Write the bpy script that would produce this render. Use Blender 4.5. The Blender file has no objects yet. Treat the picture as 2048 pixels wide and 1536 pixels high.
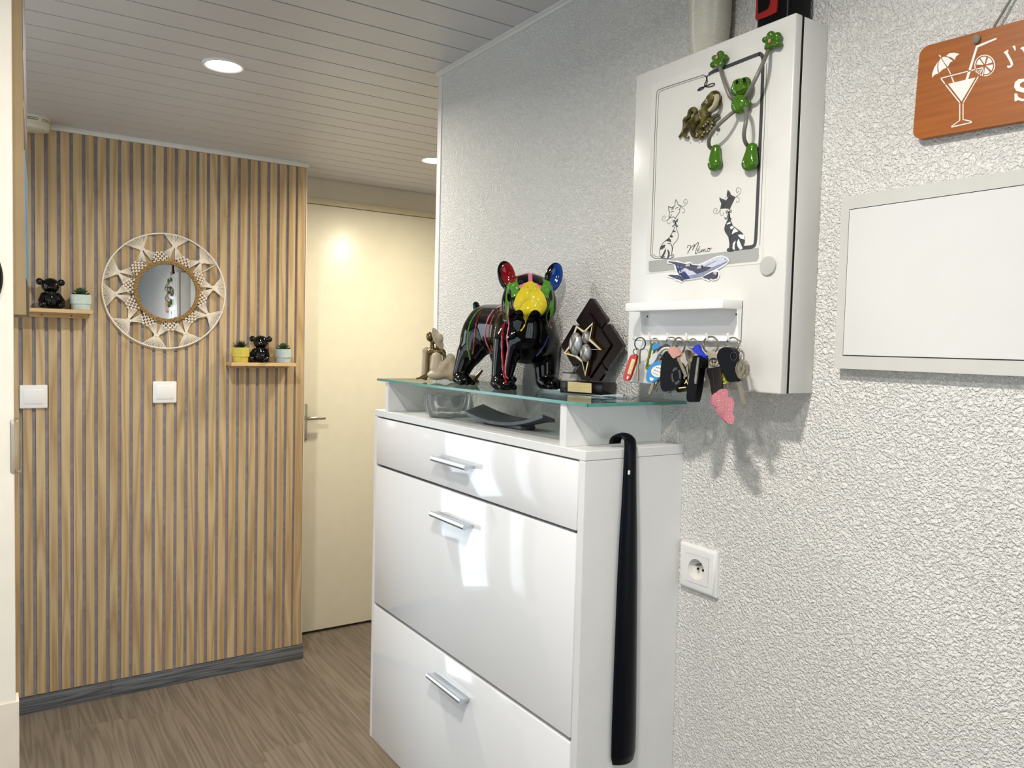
import bpy, bmesh, math, random
import numpy as np
from mathutils import Vector, Matrix

scene = bpy.context.scene
COL = scene.collection
random.seed(7)

# ------------------------------------------------------------------ camera
CAM_H = 1.40
F_PX, YAW, PITCH, ROLL = 1578.55, 0.585176, -0.0493337, 0.0252138

def cam_axes():
    cy, sy, cp, sp = math.cos(YAW), math.sin(YAW), math.cos(PITCH), math.sin(PITCH)
    fw = np.array([sy * cp, cy * cp, sp]); rt = np.array([cy, -sy, 0.0]); up = np.cross(rt, fw)
    return (rt * math.cos(ROLL) + up * math.sin(ROLL), -rt * math.sin(ROLL) + up * math.cos(ROLL), fw)
RT, UP, FW = cam_axes()
CP = np.array([0.0, 0.0, CAM_H])
cam_data = bpy.data.cameras.new('camera')
cam_data.sensor_width = 36.0
cam_data.lens = F_PX / 2048.0 * 36.0
cam_data.clip_start = 0.02
cam = bpy.data.objects.new('camera', cam_data)
COL.objects.link(cam)
cam.matrix_world = Matrix(((RT[0], UP[0], -FW[0], 0), (RT[1], UP[1], -FW[1], 0), (RT[2], UP[2], -FW[2], CAM_H), (0, 0, 0, 1)))
scene.camera = cam

# ------------------------------------------------------------------ world, light, exposure
world = bpy.data.worlds.new('world'); scene.world = world
world.use_nodes = True
world.node_tree.nodes['Background'].inputs[0].default_value = (0.80, 0.90, 1.0, 1)
world.node_tree.nodes['Background'].inputs[1].default_value = 1.0
vs = scene.view_settings
vs.view_transform = 'Standard'; vs.look = 'None'; vs.gamma = 1.0; vs.use_curve_mapping = False
vs.exposure = 0.25
scene.display_settings.display_device = 'sRGB'
scene.cycles.max_bounces = 10
scene.cycles.diffuse_bounces = 5
scene.cycles.glossy_bounces = 5
scene.cycles.transmission_bounces = 8
scene.cycles.transparent_max_bounces = 12
scene.cycles.sample_clamp_indirect = 6.0
scene.cycles.caustics_reflective = False
scene.cycles.caustics_refractive = False

def area_light(name, loc, rot, sx, sy, power, color, shape='RECTANGLE'):
    l = bpy.data.lights.new(name, 'AREA'); l.shape = shape; l.size = sx
    if shape in ('RECTANGLE', 'ELLIPSE'): l.size_y = sy
    l.energy = power; l.color = color
    o = bpy.data.objects.new(name, l); COL.objects.link(o)
    o.location = loc; o.rotation_euler = rot
    return o
R90 = math.pi / 2
DAY = (0.84, 0.92, 1.0)
# daylight entering through the three windows of the place (each light fills its window opening)
area_light('daylight_rear_window', (-0.10, -2.72, 1.10), (R90, 0, 0), 1.75, 1.9, 19, DAY)
area_light('daylight_side_window', (-2.72, -0.35, 1.10), (R90, 0, -R90), 2.4, 1.9, 12, DAY)
area_light('daylight_entrance', (-0.57, 3.52, 1.05), (-R90, 0, 0), 0.90, 1.95, 17, DAY)
area_light('daylight_hall_window', (-1.24, 2.6, 1.10), (R90, 0, -R90), 1.15, 1.85, 12, DAY)

# ------------------------------------------------------------------ key planes of the place (metres)
XR = 1.05          # face of the textured wall
YS = 3.336         # face of the slats
YD = 3.597         # face of the far door
ZC = 2.15          # ceiling
XF, CY0, CY1, CZ0, CZ1 = 0.822, 1.0153, 1.873, 0.3725, 1.227   # shoe cabinet
ZG = 1.3068        # top of the glass shelf
XB, BY0, BY1, BZ0, BZ1 = 0.974, 0.752, 1.0905, 1.337, 1.890   # metal box door front

def ray(px, py): return FW + RT * (px - 1024) / F_PX - UP * (py - 768) / F_PX
def atX(px, py, X): d = ray(px, py); return CP + d * X / d[0]
def atY(px, py, Y): d = ray(px, py); return CP + d * Y / d[1]
def atZ(px, py, Z): d = ray(px, py); return CP + d * (Z - CAM_H) / d[2]
def atP(px, py, P0, n):
    d = ray(px, py); P0 = np.array(P0, float); n = np.array(n, float)
    return CP + d * (((P0 - CP) @ n) / (d @ n))
def zoom(x0, y0, s): return lambda pts: [(x0 + a / s, y0 + b / s) for a, b in pts]

# ------------------------------------------------------------------ materials
def lin(c):
    if isinstance(c, str):
        c = c.lstrip('#'); c = [int(c[i:i + 2], 16) / 255 for i in (0, 2, 4)]
    return tuple(x / 12.92 if x <= 0.04045 else ((x + 0.055) / 1.055) ** 2.4 for x in c) + (1.0,)
MATS = {}
class NT:
    def __init__(s, name):
        s.m = bpy.data.materials.new(name); s.m.use_nodes = True
        s.t = s.m.node_tree; s.b = s.t.nodes['Principled BSDF']; s.out = s.t.nodes['Material Output']
        MATS[name] = s.m
    def n(s, typ, **kw):
        x = s.t.nodes.new(typ)
        for k, v in kw.items():
            if k in x.inputs.keys(): x.inputs[k].default_value = v
            else: setattr(x, k, v)
        return x
    def l(s, a, b): s.t.links.new(a, b)
    def ramp(s, fac, stops, interp='LINEAR'):
        r = s.n('ShaderNodeValToRGB'); cr = r.color_ramp; cr.interpolation = interp
        while len(cr.elements) > 1: cr.elements.remove(cr.elements[-1])
        cr.elements[0].position = stops[0][0]; cr.elements[0].color = stops[0][1]
        for p, c in stops[1:]:
            e = cr.elements.new(p); e.color = c
        s.l(fac, r.inputs[0]); return r.outputs[0]
    def bump(s, h, strength=0.5, dist=0.001):
        b = s.n('ShaderNodeBump'); b.inputs['Strength'].default_value = strength; b.inputs['Distance'].default_value = dist
        s.l(h, b.inputs['Height']); s.l(b.outputs[0], s.b.inputs['Normal']); return b
    def coord(s, scale=(1, 1, 1), rnd=False):
        tc = s.n('ShaderNodeTexCoord'); mp = s.n('ShaderNodeMapping'); mp.inputs['Scale'].default_value = scale
        s.l(tc.outputs['Object'], mp.inputs[0])
        if rnd:
            oi = s.n('ShaderNodeObjectInfo'); mu = s.n('ShaderNodeVectorMath', operation='SCALE')
            cmb = s.n('ShaderNodeCombineXYZ')
            m1 = s.n('ShaderNodeMath', operation='MULTIPLY'); m1.inputs[1].default_value = 37.0
            m2 = s.n('ShaderNodeMath', operation='MULTIPLY'); m2.inputs[1].default_value = 91.0
            s.l(oi.outputs['Random'], m1.inputs[0]); s.l(oi.outputs['Random'], m2.inputs[0])
            s.l(m1.outputs[0], cmb.inputs[0]); s.l(m2.outputs[0], cmb.inputs[1]); s.l(m2.outputs[0], cmb.inputs[2])
            s.l(cmb.outputs[0], mp.inputs['Location'])
        return mp.outputs[0]
    def set(s, col=None, rough=None, metal=None, **kw):
        i = s.b.inputs
        if col is not None: i['Base Color'].default_value = lin(col)
        if rough is not None: i['Roughness'].default_value = rough
        if metal is not None: i['Metallic'].default_value = metal
        for k, v in kw.items(): i[k].default_value = v
        return s

def plain(name, col, rough=0.5, metal=0.0, var=0.06, vscale=18, bump=0.0, bscale=300, **kw):
    s = NT(name).set(col, rough, metal, **kw)
    c = s.coord((1, 1, 1))
    if var:
        nz = s.n('ShaderNodeTexNoise', Scale=vscale, Detail=3.0); s.l(c, nz.inputs['Vector'])
        a = lin(col); lo = tuple(x * (1 - var) for x in a[:3]) + (1,); hi = tuple(min(1, x * (1 + var)) for x in a[:3]) + (1,)
        s.l(s.ramp(nz.outputs[0], [(0.3, lo), (0.7, hi)]), s.b.inputs['Base Color'])
    if bump:
        nb = s.n('ShaderNodeTexNoise', Scale=bscale, Detail=3.0); s.l(c, nb.inputs['Vector']); s.bump(nb.outputs[0], bump, 0.001)
    return s.m

def emis(name, col, strength):
    s = NT(name); s.set('#000000'); s.b.inputs['Emission Color'].default_value = lin(col); s.b.inputs['Emission Strength'].default_value = strength
    return s.m

def wood(name, cols, axis='z', rough=0.5, gscale=1.0, rnd=True, spec=0.3, along=0.55, vr=(0.86, 1.12)):
    """grain runs along axis; per-object random offset"""
    s = NT(name).set(None, rough, 0); s.b.inputs['Specular IOR Level'].default_value = spec
    g9 = 9 * gscale; st = {'x': (along, g9, g9), 'y': (g9, along, g9), 'z': (g9, g9, along)}[axis]
    c = s.coord(st, rnd)
    dn = s.n('ShaderNodeTexNoise', Scale=1.0, Detail=2.0); s.l(c, dn.inputs['Vector'])
    mul = s.n('ShaderNodeMath', operation='MULTIPLY'); mul.inputs[1].default_value = 7.0; s.l(dn.outputs[0], mul.inputs[0])
    fr = s.n('ShaderNodeMath', operation='PINGPONG'); fr.inputs[1].default_value = 0.5; s.l(mul.outputs[0], fr.inputs[0])
    m2 = s.n('ShaderNodeMath', operation='MULTIPLY'); m2.inputs[1].default_value = 2.0; s.l(fr.outputs[0], m2.inputs[0])
    c2 = s.coord({'x': (6, 420, 420), 'y': (420, 6, 420), 'z': (420, 420, 6)}[axis], rnd)
    fn = s.n('ShaderNodeTexNoise', Scale=1.0, Detail=3.0); s.l(c2, fn.inputs['Vector'])
    ad = s.n('ShaderNodeMath', operation='MULTIPLY_ADD'); ad.inputs[1].default_value = 0.55; s.l(fn.outputs[0], ad.inputs[0])
    sc = s.n('ShaderNodeMath', operation='MULTIPLY'); sc.inputs[1].default_value = 0.6; s.l(m2.outputs[0], sc.inputs[0])
    s.l(sc.outputs[0], ad.inputs[2])
    col = s.ramp(ad.outputs[0], [(0.15, lin(cols[0])), (0.45, lin(cols[1])), (0.8, lin(cols[2]))])
    if rnd:
        oi = s.n('ShaderNodeObjectInfo'); hs = s.n('ShaderNodeHueSaturation')
        mr = s.n('ShaderNodeMapRange'); mr.inputs[3].default_value = vr[0]; mr.inputs[4].default_value = vr[1]
        s.l(oi.outputs['Random'], mr.inputs[0]); s.l(mr.outputs[0], hs.inputs['Value']); s.l(col, hs.inputs['Color']); col = hs.outputs[0]
    s.l(col, s.b.inputs['Base Color'])
    s.bump(ad.outputs[0], 0.12, 0.0006)
    return s.m

def thin_glass(name, tint, rough=0.0, refl=1.0):
    """a pane that lets light through and mirrors by Fresnel"""
    s = NT(name); t = s.t; t.nodes.remove(s.b)
    tr = s.n('ShaderNodeBsdfTransparent'); tr.inputs[0].default_value = tint
    gl = s.n('ShaderNodeBsdfGlossy'); gl.inputs['Roughness'].default_value = rough
    fr = s.n('ShaderNodeFresnel'); fr.inputs[0].default_value = 1.5
    mu = s.n('ShaderNodeMath', operation='MULTIPLY'); mu.inputs[1].default_value = refl; s.l(fr.outputs[0], mu.inputs[0])
    mx = s.n('ShaderNodeMixShader'); s.l(mu.outputs[0], mx.inputs[0]); s.l(tr.outputs[0], mx.inputs[1]); s.l(gl.outputs[0], mx.inputs[2])
    s.l(mx.outputs[0], s.out.inputs[0]); return s.m

# textured plaster
def stucco():
    s = NT('stucco_white').set('#efece6', 0.75, 0)
    c = s.coord((1, 1, 1))
    d = s.n('ShaderNodeTexNoise', Scale=70.0, Detail=2.0); s.l(c, d.inputs['Vector'])
    v = s.n('ShaderNodeVectorMath', operation='MULTIPLY_ADD'); v.inputs[1].default_value = (0.010,) * 3; s.l(d.outputs[1], v.inputs[0]); s.l(c, v.inputs[2])
    n1 = s.n('ShaderNodeTexNoise', Scale=240.0, Detail=2.5, Roughness=0.55); s.l(v.outputs[0], n1.inputs['Vector'])
    r = s.ramp(n1.outputs[0], [(0.36, (0, 0, 0, 1)), (0.50, (0.55, 0.55, 0.55, 1)), (0.66, (1, 1, 1, 1))])
    n2 = s.n('ShaderNodeTexNoise', Scale=600.0, Detail=1.0); s.l(c, n2.inputs['Vector'])
    ma = s.n('ShaderNodeMath', operation='MULTIPLY_ADD'); ma.inputs[1].default_value = 0.12; s.l(n2.outputs[0], ma.inputs[0]); s.l(r, ma.inputs[2])
    s.bump(ma.outputs[0], 0.85, 0.0038)
    return s.m
STUCCO = stucco()
WALLW = plain('wall_paint_cream', '#ece5d6', 0.7, var=0.03, bump=0.06, bscale=220)
WALLP = plain('wall_paint_white', '#e9e7e2', 0.7, var=0.02, bump=0.08, bscale=260)
PVC = plain('pvc_board_white', '#cdccce', 0.42, var=0.03, vscale=5)
PVCT = plain('pvc_trim_white', '#dcdad6', 0.4, var=0.02)
OAK = wood('oak_slat', ('#a3875f', '#b79b74', '#c6ad86'), 'z', 0.6, gscale=1.5, along=0.8, vr=(0.94,1.05))
OAKX = wood('oak_shelf', ('#a88659', '#c2a071', '#d3b588'), 'x', 0.5)
FELT = plain('felt_grey', '#97939c', 0.95, var=0.15, vscale=40, bump=0.3, bscale=900)
PLANK = wood('vinyl_plank', ('#665c51', '#766b5f', '#84786b'), 'y', 0.5, gscale=2.2, spec=0.35, along=0.9, vr=(0.93,1.06))
SKIRT = wood('skirting_grey_wood', ('#45474b', '#5a5d62', '#737579'), 'x', 0.55, rnd=False, gscale=4.0, along=1.5)
DOORP = plain('door_paint_cream', '#eee8d3', 0.32, var=0.02)
FRAMEP = plain('frame_paint_cream', '#d8cdb0', 0.5, var=0.02)
LACQ = plain('white_gloss_lacquer', '#f0f0f1', 0.07, var=0.0); MATS['white_gloss_lacquer'].node_tree.nodes['Principled BSDF'].inputs['Coat Weight'].default_value = 0.4
MELA = plain('white_melamine', '#e0dfdd', 0.38, var=0.02, bump=0.03, bscale=500)
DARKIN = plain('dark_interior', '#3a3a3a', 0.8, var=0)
CHROME = plain('brushed_aluminium', '#cfd3d8', 0.28, 1.0, var=0.03)
STEEL = plain('steel_key', '#a39d92', 0.32, 1.0, var=0.1, vscale=120)
BRASS = plain('brass_key', '#a3937a', 0.3, 1.0, var=0.1, vscale=120)
NICKEL = plain('nickel_handle', '#c4bfb2', 0.22, 1.0, var=0.03)
GLASS = thin_glass('shelf_glass', (0.88, 0.94, 0.92, 1), 0.0, 0.7)
GLASSE = plain('shelf_glass_edge', '#4f9086', 0.15, var=0.1, vscale=60)
PANE = thin_glass('window_pane', (0.96, 0.98, 0.98, 1))
BLACKP = plain('black_plastic', '#070709', 0.35, var=0.1, **{'Specular IOR Level': 0.13})
NAVYP = plain('navy_black_plastic', '#080a11', 0.35, var=0.1, **{'Specular IOR Level': 0.15})
WPLAST = plain('white_plastic', '#e9e7e4', 0.3, var=0.02)
WSWITCH = plain('white_switch_plastic', '#f1efee', 0.3, var=0.02)
CREAMPL = plain('cream_plastic', '#dedbc9', 0.4, var=0.03)
METALW = plain('white_enamel_metal', '#dcd9d3', 0.22, var=0.02, bump=0.02, bscale=120)
RACKW = plain('white_rack_enamel', '#eceae8', 0.3, var=0.02)
PANELW = plain('panel_white', '#cdcbc6', 0.2, var=0.02)
BLKGLAZE = plain('black_glaze', '#030303', 0.06, var=0, **{'Specular IOR Level': 0.4})
IVORY = plain('ivory_cotton', '#e8dfd0', 0.85, var=0.08, vscale=120)
WWIRE = plain('white_wire', '#e9e5dd', 0.4, var=0.03)
JUTE = plain('jute_rope', '#a6834f', 0.9, var=0.35, vscale=160, bump=0.4, bscale=700)
# mirror glass
_m = NT('mirror_silver').set('#f2f3f3', 0.01, 1.0); MIRROR = _m.m

# ------------------------------------------------------------------ mesh building
class MB:
    def __init__(s): s.v = []; s.f = []
    def add(s, v, f):
        o = len(s.v); s.v += [tuple(map(float, p)) for p in v]; s.f += [tuple(o + i for i in q) for q in f]; return s
    def bm(s, b):
        b.verts.index_update(); s.add([v.co[:] for v in b.verts], [[v.index for v in f.verts] for f in b.faces]); b.free(); return s
    def box(s, x0, x1, y0, y1, z0, z1, bev=0.0, seg=2):
        b = bmesh.new(); bmesh.ops.create_cube(b, size=1.0)
        for v in b.verts: v.co = Vector((x0 + (v.co.x + .5) * (x1 - x0), y0 + (v.co.y + .5) * (y1 - y0), z0 + (v.co.z + .5) * (z1 - z0)))
        if bev > 0: bmesh.ops.bevel(b, geom=b.edges[:], offset=bev, segments=seg, profile=0.5, affect='EDGES')
        return s.bm(b)
    def obox(s, c, ax, ay, az, sx, sy, sz, bev=0.0, seg=2):
        """oriented box: centre c, unit axes, full sizes"""
        b = bmesh.new(); bmesh.ops.create_cube(b, size=1.0)
        for v in b.verts: v.co = Vector((v.co.x * sx, v.co.y * sy, v.co.z * sz))
        if bev > 0: bmesh.ops.bevel(b, geom=b.edges[:], offset=bev, segments=seg, profile=0.5, affect='EDGES')
        M3 = np.array([ax, ay, az], float).T
        for v in b.verts: v.co = Vector(M3 @ np.array(v.co[:]) + np.array(c))
        return s.bm(b)
    def tube(s, pts, r, n=8, closed=False, flat=1.0, nrm=None):
        P = [np.array(p, float) for p in pts]; k = len(P)
        rs = r if hasattr(r, '__len__') else [r] * k
        T = []
        for i in range(k):
            a = P[(i - 1) % k] if (closed or i > 0) else P[i]; b = P[(i + 1) % k] if (closed or i < k - 1) else P[i]
            t = b - a; L = np.linalg.norm(t); T.append(t / L if L > 1e-12 else np.array([0, 0, 1.]))
        u = np.array(nrm, float) if nrm is not None else np.cross(T[0], [0.123, 0.456, 0.88])
        if np.linalg.norm(u) < 1e-6: u = np.cross(T[0], [1, 0, 0])
        vs, fs = [], []
        for i in range(k):
            if nrm is not None: u = np.array(nrm, float)
            u = u - T[i] * (u @ T[i]); u = u / (np.linalg.norm(u) + 1e-12); w = np.cross(T[i], u)
            for j in range(n):
                a = 2 * math.pi * j / n
                vs.append(P[i] + (u * math.cos(a) * flat + w * math.sin(a)) * rs[i])
        m = k if closed else k - 1
        for i in range(m):
            for j in range(n):
                i2 = (i + 1) % k
                fs.append((i * n + j, i * n + (j + 1) % n, i2 * n + (j + 1) % n, i2 * n + j))
        if not closed:
            fs.append(tuple(range(n - 1, -1, -1))); fs.append(tuple((k - 1) * n + j for j in range(n)))
        return s.add(vs, fs)
    def lathe(s, prof, n=32, c=(0, 0, 0), ax=None, mod=None, cap=True):
        """prof: (r, h) list; axis frame ax = (ux, uy, uz)"""
        ux, uy, uz = [np.array(a, float) for a in (ax or ((1, 0, 0), (0, 1, 0), (0, 0, 1)))]
        c = np.array(c, float); vs, fs = [], []; k = len(prof)
        for i, (r, h) in enumerate(prof):
            for j in range(n):
                a = 2 * math.pi * j / n; rr = r * (mod(a, i) if mod else 1)
                vs.append(c + ux * rr * math.cos(a) + uy * rr * math.sin(a) + uz * h)
        for i in range(k - 1):
            for j in range(n):
                fs.append((i * n + j, i * n + (j + 1) % n, (i + 1) * n + (j + 1) % n, (i + 1) * n + j))
        if prof[0][0] > 1e-9: fs.append(tuple(range(n - 1, -1, -1)))
        if cap and prof[-1][0] > 1e-9: fs.append(tuple((k - 1) * n + j for j in range(n)))
        return s.add(vs, fs)
    def prism(s, pts, d):
        """pts: 3D outline (planar), d: extrusion vector"""
        P = [np.array(p, float) for p in pts]; d = np.array(d, float); k = len(P)
        nrm = np.zeros(3)
        for i in range(k): nrm += np.cross(P[i], P[(i + 1) % k])
        if nrm @ d > 0: P = P[::-1]
        vs = P + [p + d for p in P]
        fs = [tuple(range(k)), tuple(range(2 * k - 1, k - 1, -1))] + [(i, i + k, (i + 1) % k + k, (i + 1) % k) for i in range(k)]
        fs = [f if a < 2 else (f[0], f[3], f[2], f[1])[::-1] for a, f in enumerate(fs)]
        return s.add(vs, fs)
    def ribbon(s, pts, w, nrm, t=0.0003, closed=False):
        """flat stroke of width w (number or list) lying in the plane with normal nrm, t thick"""
        P = [np.array(p, float) for p in pts]; k = len(P); nrm = np.array(nrm, float)
        ws = w if hasattr(w, '__len__') else [w] * k
        vs = []
        for i in range(k):
            a = P[(i - 1) % k] if (closed or i) else P[i]; b = P[(i + 1) % k] if (closed or i < k - 1) else P[i]
            tt = b - a; tt = tt / (np.linalg.norm(tt) + 1e-12); sd = np.cross(nrm, tt) * ws[i] / 2
            vs += [P[i] + sd, P[i] - sd, P[i] - sd + nrm * t, P[i] + sd + nrm * t]
        fs = []
        for i in range(k if closed else k - 1):
            a = 4 * i; b = 4 * ((i + 1) % k)
            for j in range(4): fs.append((a + j, a + (j + 1) % 4, b + (j + 1) % 4, b + j))
        if not closed: fs += [(0, 3, 2, 1), (4 * k - 4, 4 * k - 3, 4 * k - 2, 4 * k - 1)]
        return s.add(vs, fs)
    def ell(s, c, r, n=16, axes=None):
        b = bmesh.new(); bmesh.ops.create_uvsphere(b, u_segments=n, v_segments=max(6, n // 2 + 2), radius=1.0)
        M3 = np.array(axes, float).T if axes is not None else np.eye(3)
        for v in b.verts: v.co = Vector(M3 @ (np.array(v.co[:]) * np.array(r)) + np.array(c))
        return s.bm(b)
    def heal(s):
        b = bmesh.new(); vs = [b.verts.new(p) for p in s.v]
        for f in s.f:
            try: b.faces.new([vs[i] for i in f])
            except ValueError: pass
        bmesh.ops.recalc_face_normals(b, faces=b.faces[:]); s.v = []; s.f = []
        return s.bm(b)

WORG = {}
def link(name, mb, mat, parent=None, smooth=35, org=None, recalc=True):
    """mb holds world coordinates; the object is placed at org (or its base centre), children relative to the parent"""
    if recalc: mb.heal()
    V = np.array(mb.v, float)
    if org is None:
        if parent is not None: org = WORG[parent.name]
        else: org = np.array([(V[:, 0].min() + V[:, 0].max()) / 2, (V[:, 1].min() + V[:, 1].max()) / 2, V[:, 2].min()])
    org = np.array(org, float)
    me = bpy.data.meshes.new(name); me.from_pydata((V - org).tolist(), [], mb.f); me.update()
    if smooth:
        me.polygons.foreach_set('use_smooth', [True] * len(me.polygons))
        if smooth < 180: me.set_sharp_from_angle(angle=math.radians(smooth))
    me.materials.append(mat)
    o = bpy.data.objects.new(name, me); COL.objects.link(o)
    if parent is not None:
        o.parent = parent; o.location = tuple(org - WORG[parent.name])
    else: o.location = tuple(org)
    WORG[o.name] = org
    return o
def thing(name, loc, label, cat, group=None):
    o = bpy.data.objects.new(name, None); o.empty_display_size = 0.02; COL.objects.link(o); o.location = loc
    WORG[o.name] = np.array(loc, float); tag(o, label, cat, group); return o
def tag(o, label, cat, group=None):
    o['label'] = label; o['category'] = cat
    if group: o['group'] = group
    return o
def struct(name, mb, mat, label, parent=None, smooth=35, cat='wall'):
    o = link(name, mb, mat, parent, smooth)
    if parent is None: o['kind'] = 'structure'; o['label'] = label; o['category'] = cat
    return o
def clone(o, name, dloc, parent):
    c = o.copy(); COL.objects.link(c); c.name = name; c.parent = parent
    c.location = Vector(o.location) + Vector(dloc); return c

def smooth_path(pts, n=6, closed=False):
    """Catmull-Rom"""
    P = [np.array(p, float) for p in pts]; k = len(P); out = []
    rng = range(k) if closed else range(k - 1)
    for i in rng:
        g = (lambda j: P[j % k]) if closed else (lambda j: P[max(0, min(k - 1, j))])
        a, b, c, d = g(i - 1), g(i), g(i + 1), g(i + 2)
        for t in np.linspace(0, 1, n, endpoint=False):
            out.append(0.5 * ((2 * b) + (-a + c) * t + (2 * a - 5 * b + 4 * c - d) * t * t + (-a + 3 * b - 3 * c + d) * t ** 3))
    if not closed: out.append(P[-1])
    return out

def text_polys(txt, size, fn, depth_vec, shear=0.0):
    """built-in font -> MB; fn maps (u, v) to world"""
    cu = bpy.data.curves.new('lettering', 'FONT'); cu.body = txt; cu.size = size; cu.shear = shear; cu.resolution_u = 3
    o = bpy.data.objects.new('lettering', cu); COL.objects.link(o)
    dg = bpy.context.evaluated_depsgraph_get(); me = bpy.data.meshes.new_from_object(o.evaluated_get(dg))
    mb = MB(); V = [fn(v.co.x, v.co.y) for v in me.vertices]; k = len(V); dv = np.array(depth_vec, float)
    mb.add([np.array(p) + dv for p in V], [tuple(p.vertices) for p in me.polygons])
    bpy.data.objects.remove(o); bpy.data.meshes.remove(me); bpy.data.curves.remove(cu)
    return mb

# ------------------------------------------------------------------ signed distance modelling (numpy surface nets)
def surfnet(fn, lo, hi, h):
    lo = np.array(lo, float); hi = np.array(hi, float); n = np.ceil((hi - lo) / h).astype(int) + 1
    G = np.meshgrid(*[lo[i] + h * np.arange(n[i]) for i in range(3)], indexing='ij')
    Fv = fn(G[0], G[1], G[2]); S = Fv < 0; m = n - 1
    off = [(a, b, c) for a in (0, 1) for b in (0, 1) for c in (0, 1)]
    sl = lambda A, o: A[o[0]:o[0] + m[0], o[1]:o[1] + m[1], o[2]:o[2] + m[2]]
    cntS = sum(sl(S, o).astype(np.int8) for o in off); act = (cntS > 0) & (cntS < 8)
    I = np.argwhere(act); idx = -np.ones(m, int); idx[act] = np.arange(len(I))
    acc = np.zeros((len(I), 3)); cnt = np.zeros(len(I))
    cv = {o: Fv[I[:, 0] + o[0], I[:, 1] + o[1], I[:, 2] + o[2]] for o in off}
    for o in off:
        for ax in range(3):
            if o[ax] == 0:
                p = list(o); p[ax] = 1; p = tuple(p); a, b = cv[o], cv[p]; mk = (a < 0) != (b < 0)
                t = np.where(mk, a / np.where(mk, a - b, 1), 0)
                pos = np.tile(np.array(o, float), (len(I), 1)); pos[:, ax] = t
                acc += pos * mk[:, None]; cnt += mk
    V = lo + h * (I + acc / cnt[:, None])
    F = []
    for ax in range(3):
        b, c = (ax + 1) % 3, (ax + 2) % 3
        s0 = [slice(None)] * 3; s1 = [slice(None)] * 3; s0[ax] = slice(0, -1); s1[ax] = slice(1, None)
        d = S[tuple(s0)] != S[tuple(s1)]; E = np.argwhere(d)
        E = E[(E[:, b] > 0) & (E[:, c] > 0) & (E[:, b] < m[b]) & (E[:, c] < m[c])]
        q = []
        for db, dc in ((-1, -1), (0, -1), (0, 0), (-1, 0)):
            e = E.copy(); e[:, b] += db; e[:, c] += dc; q.append(idx[e[:, 0], e[:, 1], e[:, 2]])
        Q = np.stack(q, 1); inside = S[E[:, 0], E[:, 1], E[:, 2]]
        Q[~inside] = Q[~inside][:, ::-1]; F.append(Q)
    return V, np.concatenate(F)
def s_ell(c, r, axes=None):
    c = np.array(c, float); r = np.array(r, float); A = np.array(axes, float) if axes is not None else None
    def f(X, Y, Z):
        d = [X - c[0], Y - c[1], Z - c[2]]
        if A is not None: d = [A[i][0] * d[0] + A[i][1] * d[1] + A[i][2] * d[2] for i in range(3)]
        k0 = np.sqrt(sum((d[i] / r[i]) ** 2 for i in range(3))) + 1e-9; k1 = np.sqrt(sum((d[i] / r[i] ** 2) ** 2 for i in range(3))) + 1e-9
        return k0 * (k0 - 1) / k1
    return f
def s_cap(a, b, ra, rb):
    a = np.array(a, float); b = np.array(b, float); d = b - a; L = d @ d
    def f(X, Y, Z):
        t = np.clip(((X - a[0]) * d[0] + (Y - a[1]) * d[1] + (Z - a[2]) * d[2]) / L, 0, 1)
        return np.sqrt((X - a[0] - d[0] * t) ** 2 + (Y - a[1] - d[1] * t) ** 2 + (Z - a[2] - d[2] * t) ** 2) - (ra + (rb - ra) * t)
    return f
def smin(a, b, k):
    h = np.clip(0.5 + 0.5 * (b - a) / k, 0, 1); return b * (1 - h) + a * h - k * h * (1 - h)
def blend(parts, k, floor=None):
    """parts: functions or (function, k)"""
    def f(X, Y, Z):
        r = None
        for p in parts:
            kk = k
            if isinstance(p, tuple): p, kk = p
            v = p(X, Y, Z); r = v if r is None else smin(r, v, kk)
        if floor is not None: r = np.maximum(r, floor - Z)
        return r
    return f
def sdf_obj(name, fn, lo, hi, h, mat, parent=None, org=None):
    V, Q = surfnet(fn, lo, hi, h); mb = MB(); mb.v = [tuple(p) for p in V]; mb.f = [tuple(q) for q in Q]
    return link(name, mb, mat, parent, smooth=180, org=org, recalc=False), V
def march(fn, px, py, t0=0.6, t1=3.0):
    d = ray(px, py); d = d / np.linalg.norm(d); t = t0
    for _ in range(200):
        p = CP + d * t; v = float(fn(np.array([p[0]]), np.array([p[1]]), np.array([p[2]]))[0])
        if v < 0.0002: return p
        t += v * 0.7
        if t > t1: return None
    return None
# ================================================================== the setting
X_L, Y_R = -2.6, -2.6          # far left and rear walls of the room around the camera
# floor with planks
fl = struct('floor', MB().box(X_L, 2.7, Y_R, 3.75, -0.08, -0.003), plain('floor_joint', '#574d42', 0.8), 'grey brown wood plank floor of the hallway', cat='floor')
pw, plen = 0.183, 1.22
pm = MB().box(-pw / 2 + 0.0002, pw / 2 - 0.0002, -plen / 2 + 0.0002, plen / 2 - 0.0002, -0.003, 0.0, 0.0004, 1)
proto = link('floor_plank', pm, PLANK, fl, org=(0, 0, 0)); proto.location = Vector((0, 0, 0)) - Vector(WORG[fl.name])
first = True
rr = random.Random(3)
for i in range(-2, 12):
    x = 0.03 + (i + 0.5) * pw
    offs = rr.random() * plen
    y = 0.2 - offs
    while y < 3.75:
        yc = y + plen / 2
        d = (x, yc, 0)
        if first:
            proto.location = Vector(proto.location) + Vector(d); first = False; base = Vector(d)
        else: clone(proto, 'floor_plank', Vector(d) - base, fl)
        y += plen

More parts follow.
